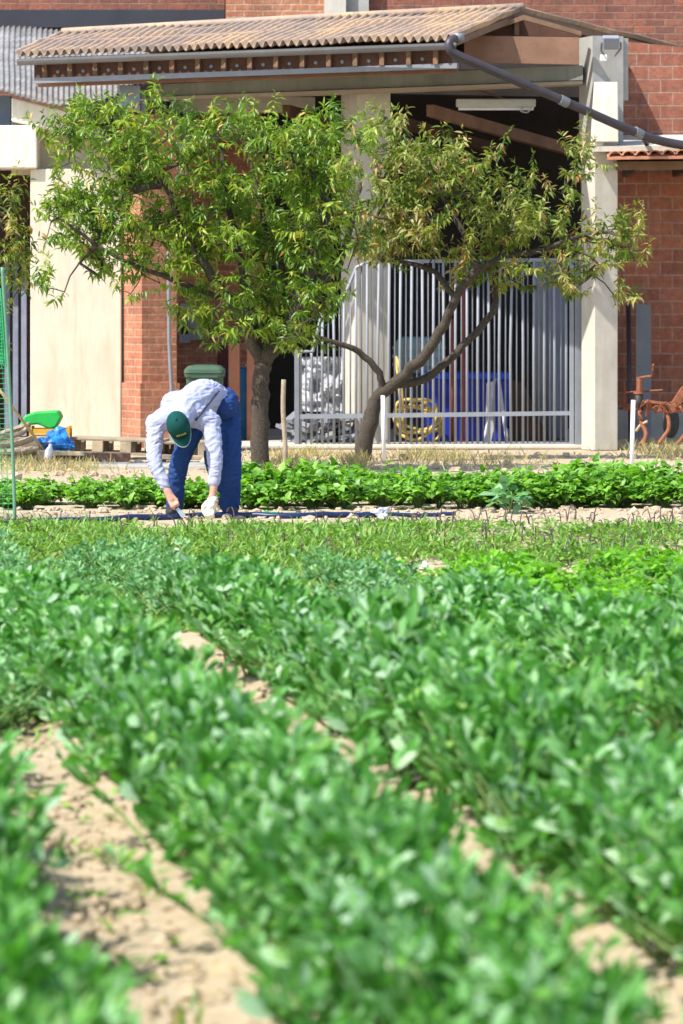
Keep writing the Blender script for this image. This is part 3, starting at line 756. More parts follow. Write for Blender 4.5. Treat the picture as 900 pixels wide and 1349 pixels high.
# inside
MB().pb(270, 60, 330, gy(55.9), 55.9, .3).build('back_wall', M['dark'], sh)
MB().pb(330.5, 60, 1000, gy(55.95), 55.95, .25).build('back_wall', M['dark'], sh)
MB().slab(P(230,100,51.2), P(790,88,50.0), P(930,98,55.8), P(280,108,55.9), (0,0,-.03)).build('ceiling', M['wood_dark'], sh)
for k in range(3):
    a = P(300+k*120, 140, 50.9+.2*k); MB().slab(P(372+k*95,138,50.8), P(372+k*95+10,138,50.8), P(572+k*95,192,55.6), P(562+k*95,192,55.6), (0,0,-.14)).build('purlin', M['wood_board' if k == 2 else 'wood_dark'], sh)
MB().pb(225, 128, 415, 148, 51.6, .2).build('cross_beam', M['concrete_pale'], sh)
tag(MB().box((P(560,600,52.6).x, 52.9, .03), (6.6, 6.4, .06)).build('floor_slab', M['concrete_pale'], None, bevel=.02), kind='structure')
# right brick wall, lower canopy
rw = thing('brick_wall', 'hollow red brick wall right of the concrete column', 'wall', (P(870,580,51.6).x, 51.6, 0))
MB().prism([(800,52),(1150,88),(1150,gy(51.6)),(800,gy(51.6))], 51.6, .3).build('wall', M['brick_hollow'], rw)
MB().pb(813, 540, 1150, gy(51.5), 51.5, .097).build('plinth', M['concrete'], rw)
ca = thing('tiled_canopy', 'small terracotta tiled canopy jutting from the right brick wall', 'canopy', P(850,200,49.6))
MB().slab(P(776,193,49.1), P(1120,190,49.1), P(1120,176,51.58), P(810,178,51.58), (0,0,-.06)).build('slab', M['concrete_pale'], ca)
a0 = P(802,203,48.95); a1 = P(1120,196,48.95)
for i in range(18):
    p = a0.lerp(a1, (i+.5)/18); m = MB(); vs = []; fs = []; k = 7
    for (Yo, zo, r) in ((0, 0, .075), (.5, .03, .066), (2.3, .13, .066)):
        for rr_ in (r, r-.014):
            for j in range(k):
                a = PI*j/(k-1); vs.append((p.x+math.cos(a)*rr_, p.y+Yo, p.z+zo+math.sin(a)*rr_*.75-.02))
    for s in range(2):
        for j in range(k-1):
            q = s*2*k+j; fs += [(q, q+1, q+2*k+1, q+2*k), (q+k+1, q+k, q+3*k, q+3*k+1)]
    fs.append(tuple(list(range(k))+list(range(2*k-1, k-1, -1))))
    m.add(vs, fs).build('tile', M['terracotta'], ca, smooth=False)
MB().slab(P(800,207,48.95), P(1120,203,48.95), P(1120,199,49.1), P(800,203,49.1), (0,0,-.03)).build('edge_board', M['terracotta'], ca)
MB().slab(P(812,213,49.3), P(1120,210,49.3), P(1120,204,51.5), P(812,206,51.5), (0,0,-.1)).build('soffit', M['wood_rafter'], ca)
for px in (836, 905, 975): MB().pb(px, 212, px+7, 226, 49.3, 2.2).build('joist', M['wood_dark'], ca)
# downpipe
dp = thing('downpipe', 'long violet-grey downpipe slanting from the porch gutter to the canopy', 'downpipe', P(592,58,47.9))
pts = smooth_path([P(601,50,47.98), P(593,55,47.92), P(592,63,47.9), P(600,71,47.92), P(640,89,48.0), P(740,132,48.3), P(838,175,48.75), P(872,186,48.95), P(905,192,49.02)], 5)
MB().tube(pts, .052, 12).build('pipe', M['pipe'], dp, smooth=True)
MB().tube([P(836,173,48.74), P(845,178,48.8)], .062, 12).build('collar', M['gutter'], dp); MB().tube([P(738,131,48.28), P(748,136,48.32)], .060, 12).build('collar', M['gutter'], dp)
MB().tube([P(604,44,48.0), P(604,54,48.0)], .068, 12).build('outlet', M['steel'], dp, smooth=True)
MB().tube([P(846,178,48.85), P(852,190,49.2)], .03, 8).build('bracket', M['band'], dp)
# floodlight
fl = thing('floodlight', 'rectangular grey floodlight on the head of the right column', 'lamp', P(805,72,49.1))
MB().box(P(805,56,48.95), (.19,.10,.15), rx=R(20)).build('housing', M['steel_light'], fl, bevel=.012)
MB().box(P(805,57,48.88), (.16,.012,.115), rx=R(20)).build('lens', M['panelgrey'], fl)
MB().tube([P(793,56,48.95), P(792,66,49.0), P(797,75,49.1)], .012, 6).build('bracket', M['gutter'], fl)
MB().tube([P(818,56,48.95), P(818,64,49.0), P(810,74,49.1)], .012, 6).build('bracket', M['gutter'], fl)
MB().pb(791, 72, 800, 80, 49.05, .1).build('junction_box', M['stake'], fl, bevel=.006)
# tube light
tl = thing('tube_light', 'long pale fluorescent tube fitting hanging under the shed ceiling', 'lamp', P(652,150,50.5))
MB().pb(601, 130, 706, 141, 50.4, .12).build('housing', M['tube'], tl, bevel=.015)
MB().tube([P(604,143,50.42), P(703,143,50.42)], .02, 8).build('tube', M['white_plastic'], tl, smooth=True)
MB().tube(smooth_path([P(690,141,50.38), P(686,146,50.38), P(695,148,50.38), P(701,141,50.38)], 4), .008, 5).build('cable', M['tube'], tl)
MB().tube(smooth_path([P(612,118,50.5), P(640,122,50.5), P(666,131,50.45)], 4), .012, 5).build('cable', M['wood_rafter'], tl)

# ------------------------------------------------------------------ barred gate
gtY = 49.75
gate = thing('barred_gate', 'tall grey steel barred gate standing between the concrete columns', 'gate', (P(575,592,gtY).x, gtY, 0))
def topy(x):
    K = [(390,463),(412,463),(424,414),(440,402),(455,388),(470,352),(485,345),(757,342)]
    for (x0,y0),(x1,y1) in zip(K, K[1:]):
        if x0 <= x <= x1: return y0+(y1-y0)*(x-x0)/(x1-x0)
    return 342
for i in range(25):
    x = 396+14.6*i
    x += random.gauss(0, .5); w0 = random.gauss(0, .7)
    MB().tube([P(x+w0, topy(x)+2, gtY), P(x-w0*.6, 470, gtY), P(x, 588, gtY)], .0165, 8).build('bar', M['steel_light'], gate, smooth=True)
for i in range(25):
    x = 403.3+14.6*i
    if x < 752: MB().tube([P(x, topy(x)+2, gtY+.035), P(x, 588, gtY+.035)], .011, 6).build('thin_bar', M['steel'], gate, smooth=True)
def rail(pts, w, name): MB().tube(pts, w, 4).build(name, M['steel'], gate)
MB().prism([(388,546),(757,541.5),(757,547),(388,552)], gtY-.02, .07).build('middle_rail', M['steel_light'], gate)
MB().prism([(388,587),(757,583),(757,589),(388,593)], gtY-.02, .07).build('bottom_rail', M['steel_light'], gate)
MB().tube([P(x, topy(x), gtY+.01) for x in (390,412,424,440,455,470,485,600,757)], .024, 6).build('top_rail', M['steel_light'], gate)
MB().pb(388, 461, 394.5, 594, gtY-.03, .07).build('post', M['steel'], gate, bevel=.006)
MB().pb(750.5, 340, 756.5, 592, gtY-.03, .07).build('post', M['steel_light'], gate, bevel=.006)
MB().pb(757.5, 330, 767.5, 593, gtY-.04, .1).build('post', M['steel'], gate, bevel=.008)

# ------------------------------------------------------------------ things kept in the shed
def ground_at(px, Y): return (P(px, 0, Y).x, Y, .06)
t = thing('storage_bin', 'large blue plastic storage bin with bright rim behind the gate', 'bin', ground_at(613, 50.8))
yb = 400+(1.7-.06)*F/50.8
MB().prism([(556,499),(672,499),(668,yb),(560,yb)], 50.8, .9).build('body', M['blue'], t, bevel=.02)
MB().pb(553, 491, 675, 500, 50.76, .98).build('rim', M['bluebright'], t, bevel=.015)
for x in (575, 597, 630, 655): MB().prism([(x-2,500.5),(x+2,500.5),(x+2,yb-2),(x-2,yb-2)], 50.765, .03).build('rib', M['blue'], t)
M['trestle'] = plain('grey_white_paint', (.48, .50, .56), .6)
t = thing('trestle', 'pair of white trestle legs leaning on the blue bin', 'trestle', ground_at(650, 50.45))
yb = 400+(1.7-.06)*F/50.4
MB().tube([P(652,499,50.7), P(638,yb,50.4)], .022, 6).build('leg', M['trestle'], t); MB().tube([P(657,499,50.7), P(668,yb,50.4)], .022, 6).build('leg', M['trestle'], t)
MB().tube([P(644,545,50.55), P(663,545,50.55)], .015, 6).build('crosspiece', M['trestle'], t)
t = MB().prism([(641,505),(650,502),(652,560),(646,585),(639,583)], 50.6, .02).build('plastic_strip', M['trestle']); tag(t, 'torn white plastic strip hanging before the blue bin', 'plastic strip')
t = thing('water_tank', 'pale cyan plastic water tank with white ribs above the yellow hose', 'tank', ground_at(552, 51.4))
MB().prism([(519,458),(523,448),(532,444),(574,444),(582,448),(586,458),(586,492),(519,492)], 51.3, .55).build('tank', M['cyan'], t, bevel=.04)
for y in (457, 468, 479): MB().pb(518, y, 587, y+3.2, 51.28, .59).build('rib', M['tube'], t)
for x in (534, 551, 568): MB().pb(x, 446, x+2.5, 491, 51.272, .03).build('rib', M['tube'], t)
MB().prism([(522,492.5),(584,492.5),(584,gy(51.4)-6.5),(522,gy(51.4)-6.5)], 51.4, .4).build('stand', M['panelgrey'], t)
hs = MB()
for k in range(5):
    c = P(548+k*1.5, 548+k*3, 50.4); rx, rz = .24+.05*math.sin(k*2.1), .17+.05*math.cos(k*3)
    hs.tube([c+Vector((rx*math.cos(a)+.02*math.sin(2*a+k), .05*k+.05*math.sin(3*a+k), rz*math.sin(a)+.025*math.sin(3*a+2*k))) for a in np.linspace(0, 2*PI, 26)], .021, 7)
hs.tube(smooth_path([P(529,545,50.38), P(525,500,50.4), P(521,470,50.5), P(528,492,50.4), P(531,550,50.4)], 5), .018, 7)
tag(hs.build('hose_coil', M['yellow'], smooth=True), 'coiled yellow garden hose behind the gate beside the blue bin', 'hose')
for (x, y0, Y, lab) in ((596, 420, 50.62, 'shorter thin red steel prop before the blue bin'), (610, 325, 50.58, 'tall red steel prop standing before the blue bin')):
    t = thing('steel_prop', lab, 'prop', ground_at(x, Y)); yb = 400+(1.7-.06)*F/Y
    MB().tube([P(x,y0,Y), P(x,yb,Y)], .026, 8).build('pole', M['redpost'], t, smooth=True)
    MB().pb(x-6, yb-1.5, x+6, yb, Y-.06, .12).build('foot_plate', M['redpost'], t); MB().tube([P(x,455,Y), P(x,465,Y)], .036, 8).build('collar', M['redpost'], t)
t = thing('cabinet', 'tall grey cabinet behind the right end of the gate', 'cabinet', ground_at(730, 51.2))
MB().pb(704, 345, 748, 400+1.64*F/51.2, 51.2, .5).build('body', M['panelgrey'], t, bevel=.01); MB().pb(722, 349, 746, 400+1.64*F/51.2-3, 51.17, .027).build('door', M['sheetblue'], t)
t = MB().prism([(672,500),(690,505),(715,560),(722,400+1.64*F/50.9),(674,400+1.64*F/50.9)], 50.9, .3).build('leaning_board', M['brownwall']); tag(t, 'dark board leaning between blue bin and grey cabinet', 'board')
# crumpled silver sheeting and rubbish at the left of the gate
sv = MB(); n = 22; vs = []
for j in range(n):
    for i in range(n):
        x = 394+56*i/(n-1); y = 470+72*j/(n-1)
        k = noise.noise((x*.07, y*.05, 2))*.22+noise.noise((x*.2, y*.16, 7))*.10
        vs.append(P(x, y, 51.0+k-j*.012))
fs = [(j*n+i, (j+1)*n+i, (j+1)*n+i+1, j*n+i+1) for j in range(n-1) for i in range(n-1)]
o = sv.add(vs, fs).build('plastic_sheet', M['silver'], smooth=False); tag(o, 'crumpled silver plastic sheet hanging behind the left of the gate', 'plastic sheet')
so = o.modifiers.new('thick', 'SOLIDIFY'); so.thickness = .006
rb = MB()
for i in range(90):
    q = P(random.gauss(425,28), 545+random.random()*36, 50.5+random.uniform(-.25,.35)); d = random.uniform(.05,.16)
    rb.box(q, (d*1.6, d, d*.35), random.uniform(0,3), random.uniform(-.5,.5), random.uniform(-.6,.6))
tag(rb.build('rubble', M['steel']), kind='stuff')
# posts, drum and cloth left of the tree
for (a, b, Y, lab) in ((301, 316, 51.0, 'broad terracotta coloured post behind the green bin'), (325, 336, 51.1, 'terracotta coloured post half hidden by the tree trunk')):
    t = MB().pb(a, 440, b, gy(Y), Y, .14).build('post', M['brownpost'], bevel=.01); tag(t, lab, 'post')
t = MB().pb(286, 455, 300, gy(51.5), 51.5, .3).build('locker', M['maroon'], bevel=.02); tag(t, 'dark maroon locker standing behind the green wheelie bin', 'locker')
t = thing('water_drum', 'light blue drum between the terracotta posts', 'drum', (P(320,570,51.6).x, 51.6, 0))
MB().lathe([(.2,0),(.21,.05),(.21,.3),(.22,.32),(.21,.34),(.21,.62),(.22,.64),(.21,.66),(.2,.9),(.17,.93)], (P(320,570,51.6).x, 51.6, .0), 20).build('body', M['bluedrum'], t, smooth=True)
MB().lathe([(.05,0),(.05,.04)], (P(320,570,51.6).x+.08, 51.55, .931), 12).build('cap', M['stake'], t)
# wheelie bin
gp = (P(270,590,49.0).x, 49.0, 0)
t = thing('wheelie_bin', 'dark green wheelie bin against the shaded brick wall', 'wheelie bin', gp)
def rr_section(w, d, z, r=.06, n=4):
    o = []
    for (sx, sy, a0) in ((1,1,0),(-1,1,PI/2),(-1,-1,PI),(1,-1,3*PI/2)):
        for k in range(n+1):
            a = a0+PI/2*k/n; o.append((gp[0]+sx*(w/2-r)+r*math.cos(a), gp[1]+sy*(d/2-r)+r*math.sin(a), z))
    return o
def loft(secs, name, mat, par):
    m = MB(); k = len(secs[0]); vs = [v for s in secs for v in s]; fs = []
    for i in range(len(secs)-1):
        for j in range(k): fs.append((i*k+j, i*k+(j+1)%k, (i+1)*k+(j+1)%k, (i+1)*k+j))
    fs.append(tuple(range(k-1,-1,-1))); fs.append(tuple((len(secs)-1)*k+j for j in range(k)))
    return m.add(vs, fs).build(name, mat, par, smooth=False)
loft([rr_section(.34,.36,.05), rr_section(.42,.46,.86)], 'body', M['greenbin'], t)
loft([rr_section(.45,.5,.862), rr_section(.46,.51,.9)], 'rim', M['greenbin'], t)
loft([rr_section(.47,.52,.905), rr_section(.46,.51,.945), rr_section(.38,.42,.985), rr_section(.22,.26,1.0)], 'lid', M['greenbin'], t)
MB().pb(252, 495, 287, 497.5, 48.73, .03).build('front_rib', M['greenbin'], t)
for s in (-1, 1): MB().lathe([(.09,-.025),(.1,0),(.09,.025)], (gp[0]+s*.2, gp[1]+.17, .1), 16, Matrix.Rotation(PI/2,4,'Y')).build('wheel', M['blackgrease'], t)
MB().tube([(gp[0]-.16, gp[1]+.28, .9), (gp[0]+.16, gp[1]+.28, .9)], .016, 8).build('handle', M['greenbin'], t)

# ------------------------------------------------------------------ pallets and rubbish pile at the left
def pallet(loc, w, d, h, rz, label, tilt=0):
    t = thing('pallet', label, 'pallet', loc, None)
    L = Vector(loc); Rm = Matrix.Translation(L) @ Matrix.Rotation(rz,4,'Z') @ Matrix.Rotation(tilt,4,'Y')
    def bx(c, dim, name, mat):
        m = MB().box(c, dim); m.v = [tuple(Rm @ Vector(v)) for v in m.v]; m.build(name, M[mat], t, bevel=.004)
    for i in range(6): bx((0, -d/2+d*(i+.5)/6, h-.012), (w, d/6*.78, .024), 'deck_board', 'wood_grey')
    for i in range(3): bx((0, -d/2+d*(.08+.42*i), .011), (w, .1, .022), 'bottom_board', 'wood_grey')
    for i in range(3):
        for j in range(4): bx((-w/2+.06+(w-.12)*j/3, -d/2+d*(.08+.42*i), h/2), (.12, .1, h-.05), 'block', 'wood_pale' if (i+j) % 2 else 'wood_grey')
    return t
q = P(152, 610, 46.4); pallet((q.x, 46.7, .06), 1.05, .8, .17, R(-6), 'weathered pallet lying on planks before the cream wall', R(1.5))
q = P(245, 610, 46.2); pallet((q.x, 46.9, .02), .9, .8, .17, R(8), 'weathered pallet on the ground behind the bending man')
for (x0, x1, y, Y, mat, lab) in ((64, 172, 602, 45.6, 'wood_red', 'thick reddish plank supporting the front of the pallet'), (50, 112, 597, 45.4, 'wood_pale', 'pale sawn board lying on the reddish plank'),
                                 (205, 300, 607, 45.9, 'wood_grey', 'grey plank on the ground beside the pallets')):
    z = P(0, y, Y).z; t = MB().box((P((x0+x1)/2,0,Y).x, Y, max(.045, z)), ((x1-x0)*Y/F, .22, .09 if 'red' in mat else .045), rz=R(random.uniform(-5,5)), ry=R(1)).build('plank', M[mat], bevel=.006); tag(t, lab, 'plank')
t = MB().slab(G(-60,617), G(285,617), G(285,612), G(-60,612), (0,0,-.2)); t.v = [(x, y, z+.03) for x, y, z in t.v]
tag(t.build('kerb', M['concrete'], bevel=.02), kind='structure')
# stacked crooked boards left edge
lbl = ['longest grey crooked board on top of the rubbish heap', 'pale bent board in the middle of the rubbish heap', 'thick grey log at the bottom of the rubbish heap', 'short curved board sticking out of the rubbish heap', 'grey slab of wood under the bent boards']
for i, (pp, r) in enumerate((([(-45,588),(0,572),(40,559)], .05), ([(-30,592),(20,585),(46,576)], .055), ([(-40,604),(10,602),(50,601)], .085), ([(-10,580),(25,572),(36,564)], .045), ([(0,596),(30,594),(52,590)], .06))):
    t = MB().tube(smooth_path([P(x, y, 45.7-.05*i) for x, y in pp], 4), [r]*9, 8, True, .6).build('board', M['wood_grey' if i != 1 else 'wood_pale'], smooth=False); tag(t, lbl[i], 'board')
for i, (px, y, w) in enumerate(((12, 607, .5), (45, 606, .35))):
    z = P(0,y,46.2).z
    t = MB().box((P(px,0,46.2).x, 46.2, .13), (w, .4, .26), rz=.2*i).build('timber_block', M['wood_grey'], bevel=.01)
    tag(t, ['squared timber block under the rubbish heap at the left edge', 'small timber block between the boards and the yellow crate'][i], 'timber')
t = thing('crate', 'orange-yellow plastic crate under the green tub', 'crate', (P(68,590,46.1).x, 46.3, .12))
c = Vector((P(66,590,46.2).x, 46.3, .06))
for s in (-1, 1):
    for k in range(4):
        MB().box(c+Vector((0, s*.19, .035+.075*k)), (.40, .018, .055)).build('slat', M['crate'], t); MB().box(c+Vector((s*.2, 0, .035+.075*k)), (.018, .36, .055)).build('slat', M['crate'], t)
MB().box(c+Vector((0,0,.005)), (.4,.38,.01)).build('bottom', M['crate'], t)
for sx in (-1,1):
    for sy in (-1,1): MB().box(c+Vector((sx*.205, sy*.195, .155)), (.03,.03,.31)).build('corner_post', M['crate'], t)
tb = MB().prism([(24,562),(33,547),(45,543),(76,541),(81,550),(74,563),(66,566),(50,559)], 46.15, .4).build('tub', M['greentub'], bevel=.02); tag(tb, 'bright green plastic tub upturned on the yellow crate', 'tub')
bg = MB()
bg.blob(P(73,582,45.85), (.15,.12,.11), .45, 3, 22, 14).blob(P(88,587,45.85), (.08,.07,.05), .4, 5, 14, 9)
tag(bg.build('plastic_bag', M['bluebag']), 'crumpled sky blue plastic bag before the yellow crate', 'bag')
bt = MB().lathe([(.03,0),(.045,.01),(.045,.12),(.02,.17),(.016,.2)], P(62,609,45.3), 14, Matrix.Rotation(R(12),4,'Y')); tag(bt.build('bottle', M['stake'], smooth=True), 'small white bottle standing before the reddish plank', 'bottle')
ms = MB()
for k in range(3): ms.slab(P(6+k*11,345,51.6-.12*k), P(13+k*11,345,51.6-.12*k), P(13+k*11,gy(51.2)-2,51.2-.12*k), P(6+k*11,gy(51.2)-2,51.2-.12*k), (0,.02,0))
tag(ms.build('metal_sheet', M['sheetblue']), 'blue-grey metal sheets leaning in the dark recess at the left', 'metal sheet')
cn = MB().tube([P(-12,498,45.0), P(20,541,45.2), P(43,572,45.4), P(56,592,45.5)], .016, 7).build('cane', M['bamboo'], smooth=True); tag(cn, 'dry yellow cane leaning across the rubbish heap', 'cane')

# green net on its post
nP = thing('net_screen', 'green garden net hung on a thin pale green post at the left edge', 'net', G(19, 690))
Yn = CH*F/290
MB().tube(smooth_path([P(20,692,Yn), P(17,600,Yn), P(12,500,Yn), P(6,400,Yn), P(3,352,Yn)], 4), .014, 8).build('post', M['postgreen'], nP, smooth=True)
nm = MB()
for i in range(19):
    x = 10-7*i
    nm.tube([P(x+9, 690-i*1.5, Yn+.05*i), P(x+4, 560, Yn+.05*i), P(x-4, 380, Yn+.05*i)], .0022, 4, False)
for j in range(46):
    y = 380+6.6*j; k = (692-y)/312
    nm.tube([P(19-13*k, y, Yn), P(-60-13*k, y+random.uniform(-3,3), Yn+.4), P(-130, y, Yn+.9)], .0022, 4, False)
nm.build('net', M['netgreen'], nP)
nb = MB()
for i in range(26):
    u = i/25
    nb.tube(smooth_path([P(1-16*u,380,Yn+.1*u), P(5-17*u,430,Yn+.1*u+random.uniform(-.02,.02)), P(8-18*u,480+random.uniform(-6,10),Yn+.1*u)], 4), .0045, 4, False)
for i in range(22): nb.tube([P(2+3*i/21, 383+4.6*i, Yn-.006), P(-16, 383+4.6*i+random.uniform(-3,3), Yn+.1)], .003, 4, False)
nb.build('folded_net', M['netgreen'], nP)

# stakes
for (x0, y0, x1, y1, lab) in ((504.5,521,506,609,'white stake in front of the sparse fruit tree'), (834.5,527,832,626,'white stake before the red farm implement')):
    Y = CH*F/(y1-400); t = MB().tube([P(x0,y0,Y), P(x1,y1+3,Y)], .022, 8).build('stake', M['stake'], smooth=True); tag(t, lab, 'stake')
t = MB().tube(smooth_path([P(374,500,42.6), P(373,540,42.6), P(376,590,42.6), P(375,gy(42.6)+2,42.6)], 3), [.024]*10, 8).build('stake', M['wood_grey'], smooth=True); tag(t, 'grey wooden stake beside the thick dark tree trunk', 'stake')

# farm implement at the right
fi = thing('farm_implement', 'rusty red plough frame parked by the right brick wall', 'farm implement', (P(865,580,49.4).x, 49.4, 0))
def bar_(a, b, r, name, mat='rust', n=8, **kw): return MB().tube([P(*a), P(*b)], r, n).build(name, M[mat], fi, **kw)
def bent(px, r, name, mat='rust', Y=49.4):
    pp = smooth_path([P(x, y, Y-.05*i) for i, (x, y) in enumerate(px)], 4); return MB().tube(pp, r, 8).build(name, M[mat], fi, smooth=True)
bar_((821,537,49.6), (960,529,49.5), .038, 'toolbar', n=4); bar_((850,530,49.3), (965,543,49.8), .030, 'toolbar', n=4)
bar_((842,528,49.5), (843,497,49.5), .036, 'mast'); bent([(842,498),(852,496),(859,495),(860,488),(861,480)], .013, 'crank')
MB().tube([P(841.5,518,49.48), P(842,541,49.45)], .052, 12).build('screw_housing', M['blackgrease'], fi, smooth=True)
MB().tube([P(841.5,516,49.48), P(841.5,519,49.48)], .062, 12).build('flange', M['rust'], fi)
bent([(843,541),(845,556),(851,570),(849,580),(844,585)], .026, 'tine'); bent([(838,568),(844,560),(853,555)], .016, 'tine', 'bamboo')
bent([(872,537),(880,548),(881,565),(874,576),(868,584)], .024, 'tine'); bent([(896,535),(904,548),(904,568),(897,580),(890,586)], .024, 'tine')
bar_((823,508,49.55), (822,538,49.6), .013, 'bracket'); bar_((823,517,49.5), (858,515,49.6), .011, 'bracket'); bar_((856,515,49.5), (873,514,49.5), .012, 'bracket')
MB().prism([(884,531),(897,511),(903,506),(908,512),(896,533)], 49.45, .04).build('lever', M['rust'], fi, bevel=.008)
MB().prism([(858,535),(872,530),(877,541),(864,545)], 49.35, .05).build('clamp', M['rust'], fi, bevel=.008)
MB().prism([(880,533),(891,531),(893,543),(882,545)], 49.32, .05).build('clamp', M['rust'], fi, bevel=.008)
MB().lathe([(.04,-.03),(.05,-.02),(.17,-.015),(.19,0),(.17,.015),(.05,.02),(.04,.03)], P(884,556,49.7), 24, Matrix.Rotation(PI/2,4,'Y') @ Matrix.Rotation(R(35),4,'X')).build('wheel', M['blackgrease'], fi, smooth=True)
for i in range(16):
    a = random.uniform(835,905); bar_((a, 533+random.uniform(-7,7), 49.25), (a+random.uniform(-9,9), 538+random.uniform(-4,14), 49.35), random.uniform(.006,.013), 'rod', n=6)
t = MB().slab(P(838,400,51.3), P(858,402,51.3), P(858,gy(51)-1,51.0), P(838,gy(51)-1,51.0), (0,.04,0)).build('leaning_board', M['panelgrey']); tag(t, 'dark grey board leaning on the right brick wall', 'board')
t = MB().tube([P(828,402,51.2), P(831,gy(50.4),50.4)], .028, 8).build('pipe', M['pipe'], smooth=True); tag(t, 'thin grey-violet pipe standing right of the concrete column', 'pipe')

# ------------------------------------------------------------------ irrigation hose, scraps, stone
Yh = CH*F/(686-400)
pts = [Vector(G(x, y)) for x, y in ((-60,693),(20,691),(120,688),(220,685),(300,683),(380,684),(470,682),(540,681.5),(600,681))]
pp = smooth_path(pts, 6)
for p in pp: p.z = gz(p.x, p.y)+.022
tag(MB().tube(pp, [.032 if p.x < .3 else .02 for p in pp], 8, True, .8).build('irrigation_hose', M['hose'], smooth=True), 'dark blue irrigation hose lying along the bed at the man\'s feet', 'hose')
def scrap(px, y, w, h, mat, lab, cat, seed):
    q = G(px, y); t = MB().blob((q.x, q.y, h*.7), (w, w*.6, h), .5, seed, 14, 9).build('scrap', M[mat]); tag(t, lab, cat); return t
scrap(502, 682, .07, .045, 'sheetpale', 'crumpled white and grey plastic scrap before the potato bed', 'plastic scrap', 2).name = 'plastic_scrap'
scrap(352, 683, .07, .035, 'greentub', 'crumpled green rag beside the man\'s right trouser leg', 'rag', 4).name = 'rag'
scrap(378, 683, .06, .025, 'white_plastic', 'small white plastic scrap right of the green rag', 'plastic scrap', 6).name = 'plastic_scrap'
scrap(232, 734, .05, .03, 'stone', 'pale round stone lying among the low weeds', 'stone', 8).name = 'stone'
scrap(560, 752, .05, .03, 'stone', 'pale flat stone lying in front of the bright celery', 'stone', 12).name = 'stone'

# ------------------------------------------------------------------ the man
PO = Vector(((265-CX)*33.9/F, 33.9, 0)); SC = F/33.9
def J(px, py, d): return Vector((PO.x+(px-265)/SC, PO.y-d, (682-py)/SC))
def limb(m, pts, rad, k=5):
    pp = smooth_path(pts, k); rr_ = []
    for i in range(len(rad)-1):
        for j in range(k): rr_.append(rad[i]+(rad[i+1]-rad[i])*j/k)
    rr_.append(rad[-1]); m.tube(pp, rr_, 14)
    m.ell(pp[0], (rad[0],)*3); m.ell(pp[-1], (rad[-1],)*3)
def fuse(m, name, mat, parent, vox, it, wr=0, wsc=14, seed=0, origin=None):
    me = bpy.data.meshes.new('tmp'); me.from_pydata(m.v, [], m.f); o = bpy.data.objects.new('tmp', me); COL.objects.link(o)
    r = o.modifiers.new('r', 'REMESH'); r.mode = 'VOXEL'; r.voxel_size = vox
    s = o.modifiers.new('s', 'SMOOTH'); s.factor = .5; s.iterations = it
    dg = bpy.context.evaluated_depsgraph_get(); e = o.evaluated_get(dg).to_mesh()
    vs = [v.co.copy() for v in e.vertices]; ns = [v.normal.copy() for v in e.vertices]; fs = [tuple(p.vertices) for p in e.polygons]
    bpy.data.objects.remove(o)
    if wr:
        for i, v in enumerate(vs):
            q = v*wsc+Vector((seed, 0, 0)); wv = noise.noise(q*.5)*1.5
            w = (1-abs(noise.noise((q.x*.8+q.z*1.2+wv, q.y*.8, q.z*1.9-q.x*.9+wv)))*2.2)+.35*noise.noise(q*2.2)
            vs[i] = v+ns[i]*wr*w
    return link_mesh(name, vs, fs, mat, parent, smooth=True, origin=origin)
hipL, hipR = J(268,540,-.20), J(296,540,-.24)
kneeL, kneeR = J(238,604,-.04), J(303,606,-.08)
ankL, ankR = J(229,670,-.14), J(302,670,-.14)
shL, shR = J(207,557,.20), J(279,556,.20)
elL, elR = J(206,604,.34), J(285,606,.34)
wrL, wrR = J(222,641,.42), J(283,645,.40)
hdL, hdR = J(229,659,.44), J(279,670,.42)
neck, head = J(243,549,.30), J(238,560,.42)
pel, spine, chest = J(283,533,-.20), J(268,523,-.02), J(250,536,.16)

def torso(m, k):
    limb(m, [pel, spine, chest], [.155*k, .150*k, .150*k])
    limb(m, [shL, chest.lerp(shR.lerp(shL,.5),.5)+Vector((0,0,.02)), shR], [.085*k, .125*k, .085*k])
    limb(m, [J(232,536,.08), J(262,531,.06)], [.13*k, .13*k])
def legs(m, k):
    m.ell(pel+Vector((0,0,-.02)), (.18*k,.155*k,.15*k)); limb(m, [hipL, kneeL, ankL], [.098*k, .072*k, .052*k]); limb(m, [hipR, kneeR, ankR], [.108*k, .075*k, .052*k])
def arms(m, k, toL, toR):
    limb(m, [shL, elL, elL.lerp(wrL, toL)], [.068*k, .050*k, .038*k]); limb(m, [shR, elR, elR.lerp(wrR, toR)], [.068*k, .052*k, .040*k])
def hand(m, wr, pts_palm, fingers, thumb):
    limb(m, [wr, pts_palm[0], pts_palm[1]], [.027, .033, .036], 4)
    for f in fingers: limb(m, f, [.0105, .010, .0085], 3)
    limb(m, thumb, [.013, .011, .009], 3)
body = MB()
torso(body, .76); legs(body, .8); arms(body, .74, 1, 1)
limb(body, [chest+Vector((0,-.05,.02)), neck, head], [.08, .055, .06])
